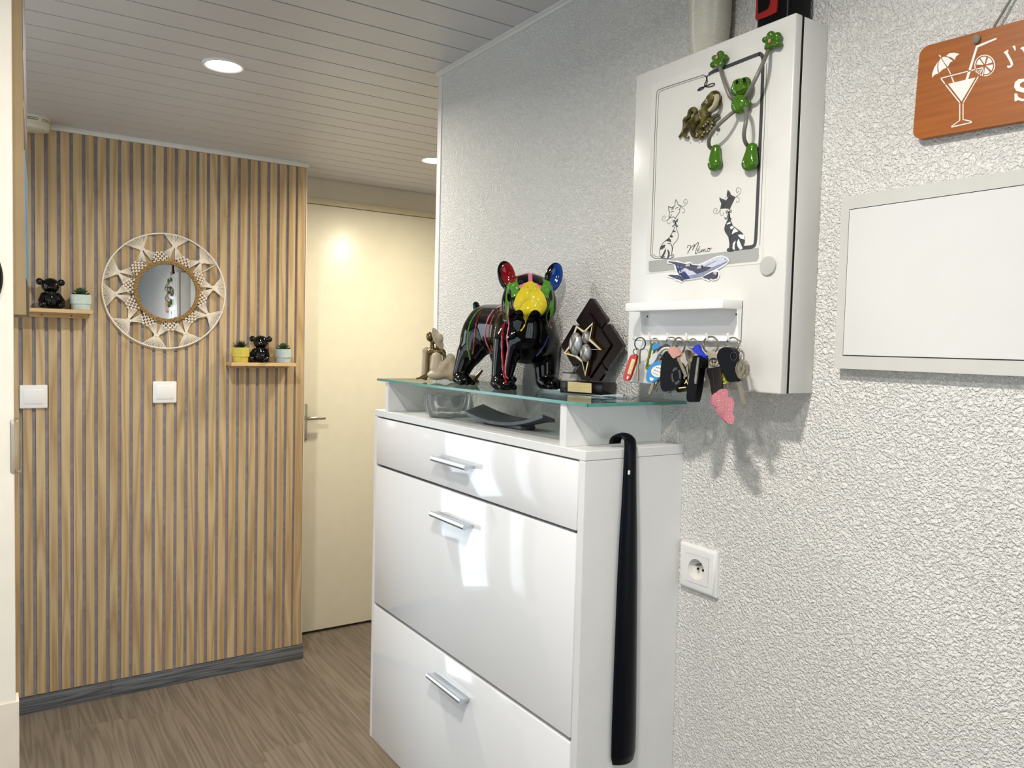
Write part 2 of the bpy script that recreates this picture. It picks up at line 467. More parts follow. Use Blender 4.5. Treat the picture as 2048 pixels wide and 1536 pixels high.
# ceiling slab with narrow boards running across the hall
ce = struct('ceiling', MB().box(X_L, 2.7, Y_R, 3.75, ZC + 0.006, ZC + 0.08), plain('ceiling_groove', '#3b3a39', 0.8, var=0), 'ceiling of narrow white plastic boards', cat='ceiling')
def board(x0, x1, yc):
    b = MB(); w = 0.1; y0, y1 = yc - w / 2 + 0.0026, yc + w / 2 - 0.0026
    pr = [(y0, ZC + 0.006), (y0, ZC), (y1, ZC), (y1, ZC + 0.006)]
    b.prism([(x0, a, z) for a, z in pr], (x1 - x0, 0, 0)); return b
short = long_ = None
for i in range(-4, 37):
    yc = 0.046 + 0.1 * i + 0.0
    x1 = 1.045 if yc < 1.99 else 2.6
    if yc < 1.99:
        if short is None: short = link('ceiling_board', board(X_L if yc < 1.35 else -1.1, 1.045, yc), PVC, ce, smooth=0); sy = yc
        else: clone(short, 'ceiling_board', (0, yc - sy, 0), ce)
    else:
        if long_ is None: long_ = link('ceiling_board', board(-1.1, 2.6, yc), PVC, ce, smooth=0); ly = yc
        else: clone(long_, 'ceiling_board', (0, yc - ly, 0), ce)

# textured wall on the right
wr = struct('wall_right', MB().box(XR, XR + 0.10, Y_R, 1.985, 0, ZC + 0.006), STUCCO, 'rough white stucco wall behind the shoe cabinet', smooth=0)
tr = MB().box(XR - 0.0035, XR + 0.103, 1.968, 1.990, 0, ZC - 0.011, 0.002)
struct('trim_1', tr, plain('corner_bead_white', '#e8e5df', 0.45, var=0.02), 'white corner bead at the end of the stucco wall', cat='trim')
tr = MB(); pr = [(XR, ZC - 0.0105), (XR - 0.0035, ZC - 0.0105), (XR - 0.005, ZC - 0.005), (XR - 0.011, ZC - 0.003), (XR - 0.0115, ZC + 0.001), (XR, ZC + 0.001)]
tr.prism([(x, Y_R, z) for x, z in pr], (0, 1.995 - Y_R, 0))
struct('trim_2', tr, PVCT, 'narrow white plastic strip between ceiling and stucco wall', cat='trim', smooth=0)

# slatted wall at the back
wb = struct('wall_back', MB().box(-0.075, 1.137, YS + 0.008, YS + 0.13, 0, ZC + 0.006), FELT, 'back wall clad with vertical oak slats on grey felt', smooth=0)
sl0 = None
for k in range(-4, 26):
    xc = 0.0731 + 0.04 * k; x0, x1 = xc - 0.0143, xc + 0.0143
    if sl0 is None: sl0 = link('slat', MB().box(x0, x1, YS, YS + 0.0125, 0.064, 2.132, 0.0012, 1), OAK, wb); kx = xc
    else: clone(sl0, 'slat', (xc - kx, 0, 0), wb)
link('slat', MB().box(1.0968 - 0.0005, 1.1305, YS, YS + 0.0125, 0.064, 2.132, 0.0012, 1), OAK, wb)
struct('trim_3', MB().box(1.1312, 1.1362, YS - 0.001, YS + 0.02, 0.070, 2.135, 0.001), plain('edge_strip', '#cfc3b6', 0.5, var=0.03), 'thin pale edge strip at the end of the slatted wall', cat='trim')
struct('trim_4', MB().box(-0.075, 1.139, YS - 0.014, YS + 0.002, 2.1315, ZC, 0.002), PVCT, 'white strip between slatted wall and ceiling', cat='trim')
bb = struct('baseboard_back', MB().box(-0.075, 0.385, YS - 0.006, YS + 0.012, 0, 0.0615, 0.001), SKIRT, 'dark grey wood skirting board under the oak slats', cat='skirting')
link('skirting_piece', MB().box(0.3855, 1.141, YS - 0.006, YS + 0.012, 0, 0.0615, 0.001), SKIRT, bb)

# recess with the cream door
dw = struct('wall_recess', MB().box(1.137, 1.19, YD, YD + 0.1, 0, ZC).box(1.137, 2.6, YD, YD + 0.1, 2.058, ZC).box(2.06, 2.6, YD, YD + 0.1, 0, ZC).box(1.05, 1.137, YS + 0.13, YD + 0.1, 0, ZC), plain('recess_paint', '#cfc8ba', 0.7, var=0.03, bump=0.06), 'painted wall around the cream door')
fr = struct('trim_5', MB().box(1.137, 2.06, YD - 0.004, YD + 0.06, 2.032, 2.058, 0.001), FRAMEP, 'cream door frame head above the hallway door', cat='frame')
fr2 = link('frame_jamb', MB().box(1.165, 1.19, YD - 0.004, YD + 0.06, 0, 2.032, 0.001), FRAMEP, fr); link('frame_jamb', MB().box(2.035, 2.06, YD - 0.004, YD + 0.06, 0, 2.032, 0.001), FRAMEP, fr)
d1 = struct('door_1', MB().box(1.193, 2.032, YD, YD + 0.04, 0.014, 2.029, 0.002), DOORP, 'plain cream interior door with a lever handle', cat='door')
hp = MB(); a = atY(604.5, 812, YD)[0]
hp.box(1.205, 1.237, YD - 0.008, YD + 0.002, 0.93, 1.10, 0.003)
hpl = link('handle_plate', hp, NICKEL, d1)
hz = 1.0372
lv = MB().tube([(1.222, YD, hz + .0), (1.222, YD - 0.035, hz)], 0.009, 12)
lv.tube(smooth_path([(1.222, YD - 0.03, hz), (1.2235, YD - 0.043, hz), (1.235, YD - 0.05, hz), (1.26, YD - 0.052, hz + 0.001), (1.306, YD - 0.052, hz + 0.001)], 5), 0.0085, 12)
link('lever', lv, NICKEL, hpl)
# door sill shadow gap: floor simply runs under the door leaf
struct('wall_corridor', MB().box(1.15, 2.7, 1.885, 1.985, 0, ZC).box(2.6, 2.7, 1.985, 3.75, 0, ZC).box(1.137, 2.7, 3.697, 3.75, 0, ZC), WALLP, 'plain white walls of the side corridor')

# partition end at the left edge of the picture
XP = 0.0303; YP = 1.40; YP1 = 1.74
pm_ = MB().box(X_L, XP, YP, YP1, 0, ZC + 0.006, 0.003)
wl = struct('wall_left', pm_, WALLW, 'cream plastered end of the partition wall at left edge')
struct('trim_6', MB().prism([(XP - 0.03, YP + 0.001, 0.0), (XP - 0.03, YP - 0.0025, 0.0), (XP + 0.003, YP - 0.0025, 0.0), (XP + 0.004, YP - 0.0015, 0.0), (XP + 0.004, YP + 0.035, 0.0), (XP - 0.001, YP + 0.035, 0.0), (XP - 0.001, YP + 0.001, 0.0)], (0, 0, 0.835)), plain('corner_guard_cream', '#e2d6c4', 0.5, var=0.05), 'pale corner guard low on the partition end', cat='trim')

# walls with windows behind and beside the camera, glazed entrance beside the slats
def window_wall(name, label, plane, pos, a0, a1, o0, o1, z0, z1, th=0.12, mat=WALLP):
    m = MB()
    def bx(u0, u1, w0, w1):
        if plane == 'y': m.box(u0, u1, min(pos, pos + th), max(pos, pos + th), w0, w1)
        else: m.box(min(pos, pos + th), max(pos, pos + th), u0, u1, w0, w1)
    bx(a0, o0, 0, ZC); bx(o1, a1, 0, ZC); bx(o0, o1, z1, ZC); bx(o0, o1, 0, z0)
    return struct(name, m, mat, label, smooth=0)
def window(name, label, plane, pos, o0, o1, z0, z1, nm, cat='window', panel=None):
    m = MB(); t = 0.05
    def bx(mb, u0, u1, w0, w1, d0, d1):
        if plane == 'y': mb.box(u0, u1, pos + d0, pos + d1, w0, w1, 0.003)
        else: mb.box(pos + d0, pos + d1, u0, u1, w0, w1, 0.003)
    bx(m, o0, o0 + t, z0, z1, -.03, .03); bx(m, o1 - t, o1, z0, z1, -.03, .03); bx(m, o0, o1, z1 - t, z1, -.03, .03); bx(m, o0, o1, z0, z0 + t, -.03, .03)
    for i in range(1, nm):
        c = o0 + (o1 - o0) * i / nm; bx(m, c - 0.035, c + 0.035, z0, z1, -.03, .03)
    if panel: bx(m, panel[0], panel[1], z0, panel[2], -.02, .02)
    w = struct(name, m, plain(name + '_frame', '#e8e8e6', 0.35), label, cat=cat)
    for i in range(nm):
        c0 = o0 + (o1 - o0) * i / nm + 0.03; c1 = o0 + (o1 - o0) * (i + 1) / nm - 0.03; g = MB(); bx(g, c0, c1, z0 + 0.04, z1 - 0.04, -.003, .003); link('pane', g, PANE, w)
    return w
window_wall('wall_rear', 'white wall with a wide window behind the camera', 'y', Y_R, X_L, XR, -1.0, 0.8, 0.12, 2.08, -0.12)
window('window_1', 'wide white framed window behind the camera', 'y', Y_R - 0.05, -1.0, 0.8, 0.12, 2.08, 3)
window_wall('wall_side', 'white wall with a wide window left of the camera', 'x', X_L, Y_R, YP, -1.55, 0.85, 0.12, 2.08, -0.12)
window('window_2', 'wide white framed window left of the camera', 'x', X_L - 0.05, -1.55, 0.85, 0.12, 2.08, 3)
window_wall('wall_entrance', 'white wall with the glazed entrance beside the slats', 'y', YS + 0.012, -1.1, -0.075, -1.04, -0.10, 0.04, 2.06, 0.12)
window('door_2', 'white glazed entrance door beside the slatted wall', 'y', YS + 0.06, -1.04, -0.10, 0.04, 2.06, 1, 'door', panel=(-0.42, -0.13, 0.62))
window_wall('wall_hall_side', 'white side wall of the entrance hall with a tall window', 'x', -1.1, YP1, YS + 0.13, 2.0, 3.2, 0.15, 2.06, -0.12)
window('window_3', 'tall white framed window of the entrance hall', 'x', -1.15, 2.0, 3.2, 0.15, 2.06, 2)
# ================================================================== shoe cabinet
cab = thing('shoe_cabinet', ((XF + XR) / 2, (CY0 + CY1) / 2, CZ0), 'white gloss shoe cabinet with a drawer, two flaps and glass shelf', 'cabinet')
link('side_panel', MB().box(XF, XR, CY0, CY0 + 0.016, CZ0, CZ1 - 0.0165, 0.0008, 1), MELA, cab)
link('side_panel', MB().box(XF, XR, CY1 - 0.016, CY1, CZ0, CZ1 - 0.0165, 0.0008, 1), MELA, cab)
link('top_panel', MB().box(XF - 0.0005, XR, CY0 - 0.0005, CY1, CZ1 - 0.016, CZ1, 0.0008, 1), MELA, cab)
link('bottom_panel', MB().box(XF + 0.02, XR, CY0 + 0.016, CY1 - 0.016, CZ0, CZ0 + 0.016), MELA, cab)
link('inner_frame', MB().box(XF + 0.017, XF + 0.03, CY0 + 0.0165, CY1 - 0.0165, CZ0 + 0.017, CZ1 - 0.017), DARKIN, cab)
def handle(parent, zc):
    m = MB(); y0, y1 = 1.368, 1.516
    prof = [(0.0, 0.0035), (-0.010, 0.0030), (-0.0165, 0.0040), (-0.0205, 0.0058), (-0.0245, 0.0050), (-0.0265, 0.0010), (-0.0255, -0.0035), (-0.0225, -0.0062), (-0.0185, -0.0058), (-0.0145, -0.0035), (-0.009, -0.0030), (0.0, -0.0035)]
    m.prism([(XF + a, y0, zc + b) for a, b in prof], (0, y1 - y0, 0))
    link('handle', m, CHROME, parent, smooth=50)
FY0, FY1 = CY0 + 0.0175, CY1 - 0.0175
dr = link('drawer_front', MB().box(XF - 0.0015, XF + 0.016, FY0, FY1, 1.0905, 1.2075, 0.0012, 2), LACQ, cab)
f1 = link('flap_door', MB().box(XF - 0.0015, XF + 0.016, FY0, FY1, 0.7330, 1.0845, 0.0012, 2), LACQ, cab)
f2 = link('flap_door', MB().box(XF - 0.0015, XF + 0.016, FY0, FY1, CZ0 + 0.002, 0.7245, 0.0012, 2), LACQ, cab)
for p, q in ((dr, (932, 936)), (f1, (929.5, 1055.5)), (f2, (920.5, 1403.4))):
    handle(p, atX(q[0], q[1], XF - 0.0225)[2])
rl = link('riser', MB().box(XF + 0.002, XR, 1.073, 1.0905, CZ1, ZG - 0.0058, 0.0008, 1), MELA, cab)
link('riser', MB().box(XF + 0.002, XR, 1.798, 1.8155, CZ1, ZG - 0.0058, 0.0008, 1), MELA, cab)
gl = MB().box(XF - 0.001, XR - 0.001, 1.012, 1.860, ZG - 0.0055, ZG)
go = link('glass_top', gl, GLASS, cab, smooth=0)
ge = MB(); x0, x1, y0, y1 = XF - 0.0016, XR - 0.001, 1.0114, 1.8606
ge.box(x0, x0 + 0.0012, y0, y1, ZG - 0.0056, ZG - 0.0001, 0.0003, 1).box(x0, x1, y0, y0 + 0.0012, ZG - 0.0056, ZG - 0.0001, 0.0003, 1).box(x0, x1, y1 - 0.0012, y1, ZG - 0.0056, ZG - 0.0001, 0.0003, 1)
link('glass_edge', ge, GLASSE, go)

# shoehorn hanging on the near side of the cabinet
sh = MB(); vs = []; N = 14; rows = []
def horn_row(c, half, depth, tang, out):
    """arc section: centre c, half width along x', bulging along out"""
    r = []
    for j in range(N + 1):
        t = -1 + 2 * j / N
        r.append(np.array(c) + np.array(tang) * half * t + np.array(out) * depth * (1 - t * t))
    return r
path = []   # (centre, half width, depth, tangent-of-section, outward)
zs = [(0.675, .024, .010), (0.690, .0275, .013), (0.74, .0275, .014), (0.80, .0265, .014), (0.90, .0245, .014), (1.00, .0225, .013), (1.08, .0195, .012), (1.13, .0165, .011), (1.18, .0145, .009), (1.21, .0135, .008), (1.232, .0130, .007)]
sec = []
yb = CY0 - 0.004
for z, hw, dp in zs:
    xm = 0.9165 + (1.232 - z) * 0.013
    sec.append(horn_row((xm, yb, z), hw, dp, (1, 0, 0), (0, -1, 0)))
for a in (15, 35, 55, 75, 95, 115, 135, 155, 175, 190, 205):      # hook rolling over the top board
    ra = math.radians(a); rad = 0.0105
    cyy = yb + rad * 1.25 * (1 - math.cos(ra)); czz = 1.2385 + rad * math.sin(ra)
    out = (0, -math.cos(ra), math.sin(ra))
    sec.append(horn_row((0.9155 - 0.00006 * (a - 20), cyy, czz), 0.0125, 0.0055 - 0.004 * a / 205., (1, 0, 0), out))
V = []; Fq = []
th = 0.0028
for s_ in sec: V += [tuple(p) for p in s_]
n1 = N + 1
for i in range(len(sec) - 1):
    for j in range(N): Fq.append((i * n1 + j, i * n1 + j + 1, (i + 1) * n1 + j + 1, (i + 1) * n1 + j))
sh.add(V, Fq)
horn = link('shoehorn', sh, NAVYP, None, smooth=60)
md = horn.modifiers.new('thickness', 'SOLIDIFY'); md.thickness = th; md.offset = 0
tag(horn, 'long black plastic shoehorn hooked over the cabinet side', 'shoehorn')
link('hole_mark', MB().obox(atY(1258, 945, CY0 - 0.0145), (1, 0, 0), (0, 1, 0), (0, 0, 1), 0.0046, 0.002, 0.0075, 0.001), WPLAST, horn)

# wall socket
so = thing('wall_socket', (XR, 0.9633, 0.972), 'white square wall socket beside the shoe cabinet', 'socket')
sy0, sy1, sz0, sz1 = 0.9200, 1.0066, 0.9722, 1.0525
syc, szc = 0.9633, 1.0117
iy0_, iy1_, iz0_, iz1_ = syc - 0.0278, syc + 0.0278, szc - 0.0248, szc + 0.0258
fm = MB(); fv = []
for d_, x_ in ((0.0, XR + 0.001), (0.0, XR - 0.006), (0.004, XR - 0.0105), (0.006, XR - 0.0112)):
    fv.append([(x_, sy0 + d_, sz0 + d_), (x_, sy1 - d_, sz0 + d_), (x_, sy1 - d_, sz1 - d_), (x_, sy0 + d_, sz1 - d_)])
fv.append([(XR - 0.0112, iy0_, iz0_), (XR - 0.0112, iy1_, iz0_), (XR - 0.0112, iy1_, iz1_), (XR - 0.0112, iy0_, iz1_)])
fv.append([(XR - 0.004, iy0_, iz0_), (XR - 0.004, iy1_, iz0_), (XR - 0.004, iy1_, iz1_), (XR - 0.004, iy0_, iz1_)])
fm.add([p for r_ in fv for p in r_], [(4 * i + j, 4 * i + (j + 1) % 4, 4 * i + 4 + (j + 1) % 4, 4 * i + 4 + j) for i in range(5) for j in range(4)])
link('frame', fm, WPLAST, so)
im = MB(); nn_ = 32; hc = []; sq_ = []
for j in range(nn_):
    a_ = 2 * math.pi * j / nn_; cy_, sz_ = math.cos(a_), math.sin(a_)
    hc.append((XR - 0.0120, syc + 0.0190 * cy_, szc + 0.0190 * sz_)); k_ = 1 / max(abs(cy_), abs(sz_)); sq_.append((XR - 0.0120, syc + 0.0272 * cy_ * k_, szc + 0.0005 + 0.0248 * sz_ * k_))
sb_ = [(XR - 0.005, y, z) for _, y, z in sq_]
im.add(hc + sq_ + sb_, [(j, (j + 1) % nn_, nn_ + (j + 1) % nn_, nn_ + j) for j in range(nn_)] + [(nn_ + j, nn_ + (j + 1) % nn_, 2 * nn_ + (j + 1) % nn_, 2 * nn_ + j) for j in range(nn_)])
pl = link('insert', im, WPLAST, so)
AXX = ((0, 1, 0), (0, 0, 1), (-1, 0, 0))   # lathe axis pointing out of the right wall
link('well', MB().lathe([(0.0001, 0.0006), (0.0130, 0.0008), (0.0165, 0.0030), (0.0182, 0.0075), (0.0190, 0.0122)], 32, (XR, syc, szc), AXX, None, False), plain('socket_well', '#e0dcd4', 0.35), pl)
link('earth_pin', MB().tube([(XR - 0.0005, syc, szc + 0.0085), (XR - 0.012, syc, szc + 0.0085)], 0.0024, 10), STEEL, pl)
link('contact_hole', MB().tube([(XR - 0.0005, syc + 0.0060, szc - 0.001), (XR - 0.0012, syc + 0.0060, szc - 0.001)], 0.0024, 10).tube([(XR - 0.0005, syc - 0.0060, szc - 0.001), (XR - 0.0012, syc - 0.0060, szc - 0.001)], 0.0024, 10), BLACKP, pl)

# ================================================================== metal box with its door
bx = thing('metal_box', (XR - 0.04, (BY0 + BY1) / 2, BZ0), 'white metal wall box with a memo sheet on its door', 'cabinet')
link('body', MB().box(XB + 0.0200, XR, BY0, BY1, BZ0 + 0.001, BZ1 - 0.001, 0.0012, 2), METALW, bx)
link('gasket', MB().box(XB + 0.013, XB + 0.0210, BY0 + 0.0006, BY1 - 0.0006, BZ0 + 0.0012, BZ1 - 0.0012), BLACKP, bx)
dmb = MB().box(XB, XB + 0.0160, BY0, BY1, BZ0, BZ1, 0.0022, 3)
bdoor = link('box_door', dmb, METALW, bx)
cdisc = atX(1537, 532, XB)
link('lock_cap', MB().lathe([(0.0145, -0.001), (0.0145, 0.0025), (0.0135, 0.0035), (0.0001, 0.0035)], 28, (XB, cdisc[1], cdisc[2]), AXX), plain('grey_cap', '#b9b8b3', 0.4), bdoor)

# printed memo sheet (flat print on a thin magnetic sheet)
zM = zoom(1240, 0, 2.648); zC = zoom(1340, 360, 6.98); zD = zoom(1280, 380, 7.68); zE = zoom(1330, 505, 15.17)
NX = (-1, 0, 0)
def onbox(pts, lift=0.0): return [atX(a, b, XB - lift) for a, b in pts]
INK = plain('print_dark_grey', '#3f3f43', 0.5, var=0); INKB = plain('print_black', '#1b1a1e', 0.5, var=0); INKG = plain('print_grey_band', '#a5a5a1', 0.5, var=0.02); INKL = plain('print_light_line', '#6f6b6a', 0.5, var=0)
sheet_pts = onbox([(1306, 180), (1529, 92), (1524, 522), (1297, 546)])
shy = [p[1] for p in sheet_pts]; SY0, SY1 = min(shy[1], shy[2]) - 0.001, max(shy[0], shy[3]) + 0.002
SZ0, SZ1 = sheet_pts[3][2] - 0.001, sheet_pts[1][2] + 0.004
LS = 0.0007
memo = link('memo_sheet', MB().box(XB - LS, XB - 0.0001, SY0, SY1, SZ0, SZ1), plain('memo_sheet_white', '#dedbd4', 0.25, var=0.01), None)
tag(memo, 'white memo sheet printed with two striped cats on the metal box door', 'memo board')
def printed(name, polys=(), lines=(), mat=INK, level=1, split=True):
    """polys: list of px outlines; lines: (px list, width m)"""
    L = LS + 0.00012 * level
    if split:
        for p in polys: link(name, MB().prism(onbox(p, L - 0.00011), np.array(NX) * 0.00011), mat, memo, smooth=0)
        for p, w in lines: link(name, MB().ribbon(smooth_path(onbox(p, L - 0.00011), 4) if len(p) > 2 else onbox(p, L - 0.00011), w, NX, 0.00011), mat, memo, smooth=0)
        return
    m = MB()
    for p in polys: m.prism(onbox(p, L - 0.00011), np.array(NX) * 0.00011)
    for p, w in lines: m.ribbon(smooth_path(onbox(p, L - 0.00011), 4) if len(p) > 2 else onbox(p, L - 0.00011), w, NX, 0.00011)
    return link(name, m, mat, memo, smooth=0)
printed('grey_band', [zM([(152, 1383), (735, 1311), (735, 1368), (724, 1384), (160, 1444), (152, 1432)])], mat=INKG, level=1)
printed('border_dark', lines=[(zM([(470, 395), (490, 382), (560, 355), (720, 292), (742, 287), (755, 300), (757, 330), (750, 560), (735, 900), (722, 1200), (716, 1285), (706, 1303), (690, 1309), (640, 1314)]), 0.0060)], mat=INK, level=2)
printed('border_thin', lines=[(zM([(445, 396), (330, 433), (220, 470), (200, 482), (194, 510), (185, 700), (172, 1100), (163, 1330), (168, 1355), (190, 1369), (240, 1366)]), 0.0014),
    (zM([(445, 406), (330, 443), (228, 478), (210, 488), (205, 515), (195, 700), (182, 1100), (173, 1330), (178, 1348), (196, 1360), (240, 1358)]), 0.0009),
    (zM([(776, 335), (770, 560), (755, 900), (740, 1300)]), 0.0009)], mat=INKL, level=2)
tl = [(zM([(447, 400), (458, 410), (456, 430), (448, 446), (452, 458), (475, 460), (498, 452), (500, 444), (485, 443), (465, 452), (445, 460), (420, 474), (411, 480)]), 0.0022), (zM([(490, 384), (470, 395), (460, 412), (462, 435), (452, 455)]), 0.0024), (zM([(411, 480), (430, 476), (444, 466), (438, 462), (420, 468), (411, 480)]), 0.002)]
printed('cat_tails', lines=tl, mat=INK, level=3)
# dark cat
printed('dark_cat', [zC([(690, 240), (725, 262), (765, 275), (785, 240), (800, 228), (790, 215), (805, 135), (830, 160), (845, 185), (848, 207), (880, 220), (915, 238), (890, 290), (865, 340), (843, 390), (832, 425), (815, 402), (760, 398), (700, 405), (716, 330), (692, 275)]),
    zC([(814, 440), (832, 440), (838, 540), (880, 640), (950, 690), (1010, 735), (1045, 800), (1045, 870), (1020, 940), (960, 985), (890, 988), (880, 1003), (810, 1003), (792, 985), (798, 958), (826, 945), (830, 880), (815, 800), (765, 720), (757, 680), (770, 625), (803, 555), (815, 500)])],
    [(zC([(782, 440), (800, 428), (822, 447), (850, 420), (855, 450), (822, 447), (790, 462), (782, 440)]), 0.0012), (zC([(815, 470), (795, 530), (775, 545), (765, 520)]), 0.0016), (zC([(828, 470), (835, 520), (850, 550), (856, 535)]), 0.0016)], INK, 3)
printed('dark_cat_stripe', [zC(p) for p in ([(790, 612), (838, 582), (850, 604), (800, 622)], [(836, 655), (872, 640), (892, 668), (850, 690)], [(902, 668), (955, 715), (905, 732), (862, 762), (878, 705)], [(946, 768), (985, 760), (1030, 767), (1044, 832), (985, 815)], [(958, 820), (985, 890), (1015, 955), (980, 975), (942, 925), (936, 870)], [(918, 845), (900, 920), (905, 980), (872, 955), (880, 880)], [(790, 245), (808, 238), (800, 262), (776, 285), (768, 275)])], mat=plain('print_white', '#f0ede6', 0.4, var=0), level=4)
printed('dark_cat_face', lines=[(zC([(735, 345), (750, 322), (775, 318)]), 0.0009), (zC([(812, 270), (835, 252), (860, 262)]), 0.0009), (zC([(850, 890), (835, 850), (850, 785), (880, 765), (925, 760)]), 0.0009), (zC([(838, 960), (845, 985), (840, 1003)]), 0.0009), (zC([(725, 390), (745, 370), (760, 345)]), 0.0009)], mat=INKB, level=5)
wl_ = [(zC([(915, 238), (960, 205), (990, 160), (980, 120), (950, 108), (925, 130), (925, 165), (945, 172), (957, 150)]), 0.0006), (zC([(915, 238), (950, 245), (970, 275), (955, 305), (928, 308), (925, 290)]), 0.0006),
    (zC([(705, 410), (680, 450), (640, 472), (610, 455), (608, 420), (635, 396), (658, 410), (650, 435), (635, 430)]), 0.0006), (zC([(705, 410), (700, 460), (710, 490), (735, 492), (745, 465), (738, 450)]), 0.0006)]
wr_ = [(zD([(640, 260), (690, 235), (728, 190), (715, 150), (690, 145), (668, 175), (680, 208), (697, 195), (695, 180)]), 0.0006), (zD([(640, 270), (680, 290), (690, 325), (665, 350), (648, 345)]), 0.0006), (zD([(445, 435), (400, 470), (360, 475), (342, 450), (352, 410), (378, 398), (392, 420), (375, 440)]), 0.0006), (zD([(440, 445), (420, 480), (428, 515), (455, 520), (465, 490)]), 0.0006)]
printed('whisker_curls', lines=wl_ + wr_, mat=INKL, level=3)
printed('pale_cat', lines=[(zD(p), w) for p, w in (([(437, 250), (480, 270), (532, 240), (540, 190), (552, 148), (575, 190), (590, 228), (638, 246)], 0.0011), ([(638, 246), (612, 290), (608, 335), (565, 400), (545, 440)], 0.0009), ([(545, 440), (520, 414), (480, 420), (448, 432), (447, 385), (455, 340), (440, 310), (437, 250)], 0.0010),
    ([(545, 490), (538, 555), (500, 640), (455, 725), (385, 785), (335, 840), (305, 910), (300, 980), (325, 1038), (380, 1052), (430, 1052)], 0.0010), ([(548, 490), (560, 590), (588, 690), (572, 765), (512, 840), (492, 950), (490, 990)], 0.0009), ([(425, 820), (470, 828), (492, 880), (488, 985)], 0.0012),
    ([(430, 1052), (455, 1010), (485, 1000), (490, 1035), (455, 1055), (430, 1052)], 0.0009), ([(485, 1000), (515, 995), (520, 1025), (490, 1040)], 0.0009), ([(470, 350), (490, 325), (518, 328)], 0.0008), ([(545, 300), (560, 272), (590, 265)], 0.0008), ([(480, 300), (505, 275)], 0.0008), ([(500, 305), (525, 260)], 0.0008), ([(450, 420), (470, 400), (488, 375)], 0.0009), ([(600, 300), (612, 285), (632, 262)], 0.0009),
    ([(505, 475), (525, 462), (545, 483), (575, 445), (575, 480), (545, 483), (515, 495), (505, 475)], 0.0013), ([(545, 495), (520, 545), (492, 562)], 0.0013), ([(550, 495), (562, 545), (578, 562), (580, 540)], 0.0011))], mat=INKB, level=3)
printed('pale_cat_stripe', [zD(p) for p in ([(508, 615), (552, 632), (535, 648), (500, 645)], [(470, 688), (500, 700), (508, 722), (480, 732), (458, 718)], [(440, 738), (470, 758), (482, 805), (440, 790), (395, 780)], [(318, 868), (350, 845), (392, 838), (375, 890), (308, 922)], [(392, 895), (400, 935), (352, 1050), (322, 1032), (362, 960)], [(420, 908), (445, 930), (458, 975), (440, 1035), (415, 1052), (430, 990)])], mat=INK, level=3)
printed('lettering', lines=[(zD(p), w) for p, w in (([(722, 892), (732, 862), (758, 848), (778, 858), (768, 900), (728, 978)], 0.0010), ([(730, 972), (775, 895), (822, 846), (836, 845), (820, 890), (802, 925)], 0.0010), ([(802, 925), (850, 845), (888, 808), (900, 815), (885, 860), (858, 930), (848, 970), (860, 980), (872, 968)], 0.0011),
    ([(880, 940), (908, 918), (908, 900), (892, 908), (880, 940), (886, 962), (908, 960), (930, 938)], 0.0009), ([(905, 885), (922, 862)], 0.0009), ([(932, 962), (946, 912), (938, 955), (962, 915), (974, 918), (966, 955), (992, 910), (1004, 916), (994, 950), (1012, 948), (1030, 930)], 0.0009), ([(1058, 890), (1038, 905), (1034, 938), (1054, 946), (1074, 920), (1066, 893), (1050, 900), (1080, 905), (1105, 888)], 0.0009))], mat=INK, level=3)

# airplane magnet
PLW = plain('magnet_white_edge', '#f1efeb', 0.3, var=0)
ap = [(90, 225), (240, 250), (350, 262), (375, 240), (410, 265), (620, 320), (700, 290), (790, 285), (830, 340), (1000, 370), (1130, 330), (1400, 200), (1600, 110), (1750, 92), (1880, 140), (1950, 215), (1945, 285), (1880, 360), (1740, 450), (1605, 522), (1655, 590), (1672, 690), (1625, 800), (1540, 842), (1440, 850), (1392, 808), (1335, 878), (1290, 832), (1210, 825), (1130, 768), (900, 810), (590, 842), (520, 918), (430, 858), (325, 845), (308, 800), (60, 728), (62, 685), (150, 660), (380, 662), (340, 560), (280, 370), (140, 335), (95, 352)]
m = MB().prism(onbox(zE(ap), LS + 0.0003), np.array(NX) * 0.0016)
plane = link('airplane_magnet', m, PLW, None, smooth=0); tag(plane, 'flat airplane shaped magnet with white outline on the grey band', 'magnet')
def pl_part(name, polys, col, lev):
    L = LS + 0.0019 + 0.00013 * lev; mt = plain('airplane_' + name, col, 0.3, var=0.12, vscale=160)
    for p in polys: link(name, MB().prism(onbox(zE(p), L - 0.00012), np.array(NX) * 0.00012), mt, plane, smooth=0)
pl_part('wing', [[(100, 262), (240, 275), (350, 290), (620, 345), (760, 360), (1000, 395), (1420, 445), (1250, 560), (960, 660), (640, 560), (330, 380), (130, 300), (115, 320)], [(70, 690), (160, 672), (420, 685), (600, 780), (580, 830), (520, 880), (440, 830), (330, 800)], [(1130, 740), (1440, 590), (1600, 590), (1610, 690), (1580, 790), (1450, 820), (1390, 790), (1320, 840), (1290, 800), (1200, 790)]], '#4c4a5c', 1)
pl_part('fuselage', [[(1000, 395), (1150, 345), (1400, 220), (1600, 130), (1750, 112), (1860, 160), (1905, 230), (1800, 300), (1600, 380), (1430, 430), (1150, 405)], [(560, 480), (640, 475), (760, 545), (850, 570), (960, 650), (800, 740), (680, 690)]], '#c6c7d4', 2)
pl_part('belly', [[(1905, 235), (1900, 270), (1840, 330), (1600, 470), (1350, 590), (1100, 740), (900, 785), (780, 795), (700, 700), (960, 655), (1250, 560), (1430, 445), (1700, 345)]], '#868aa6', 3)
pl_part('tail_fin', [[(310, 370), (420, 420), (540, 490), (620, 600), (770, 790), (590, 825), (480, 700), (430, 680), (380, 600)]], '#2a3566', 4)
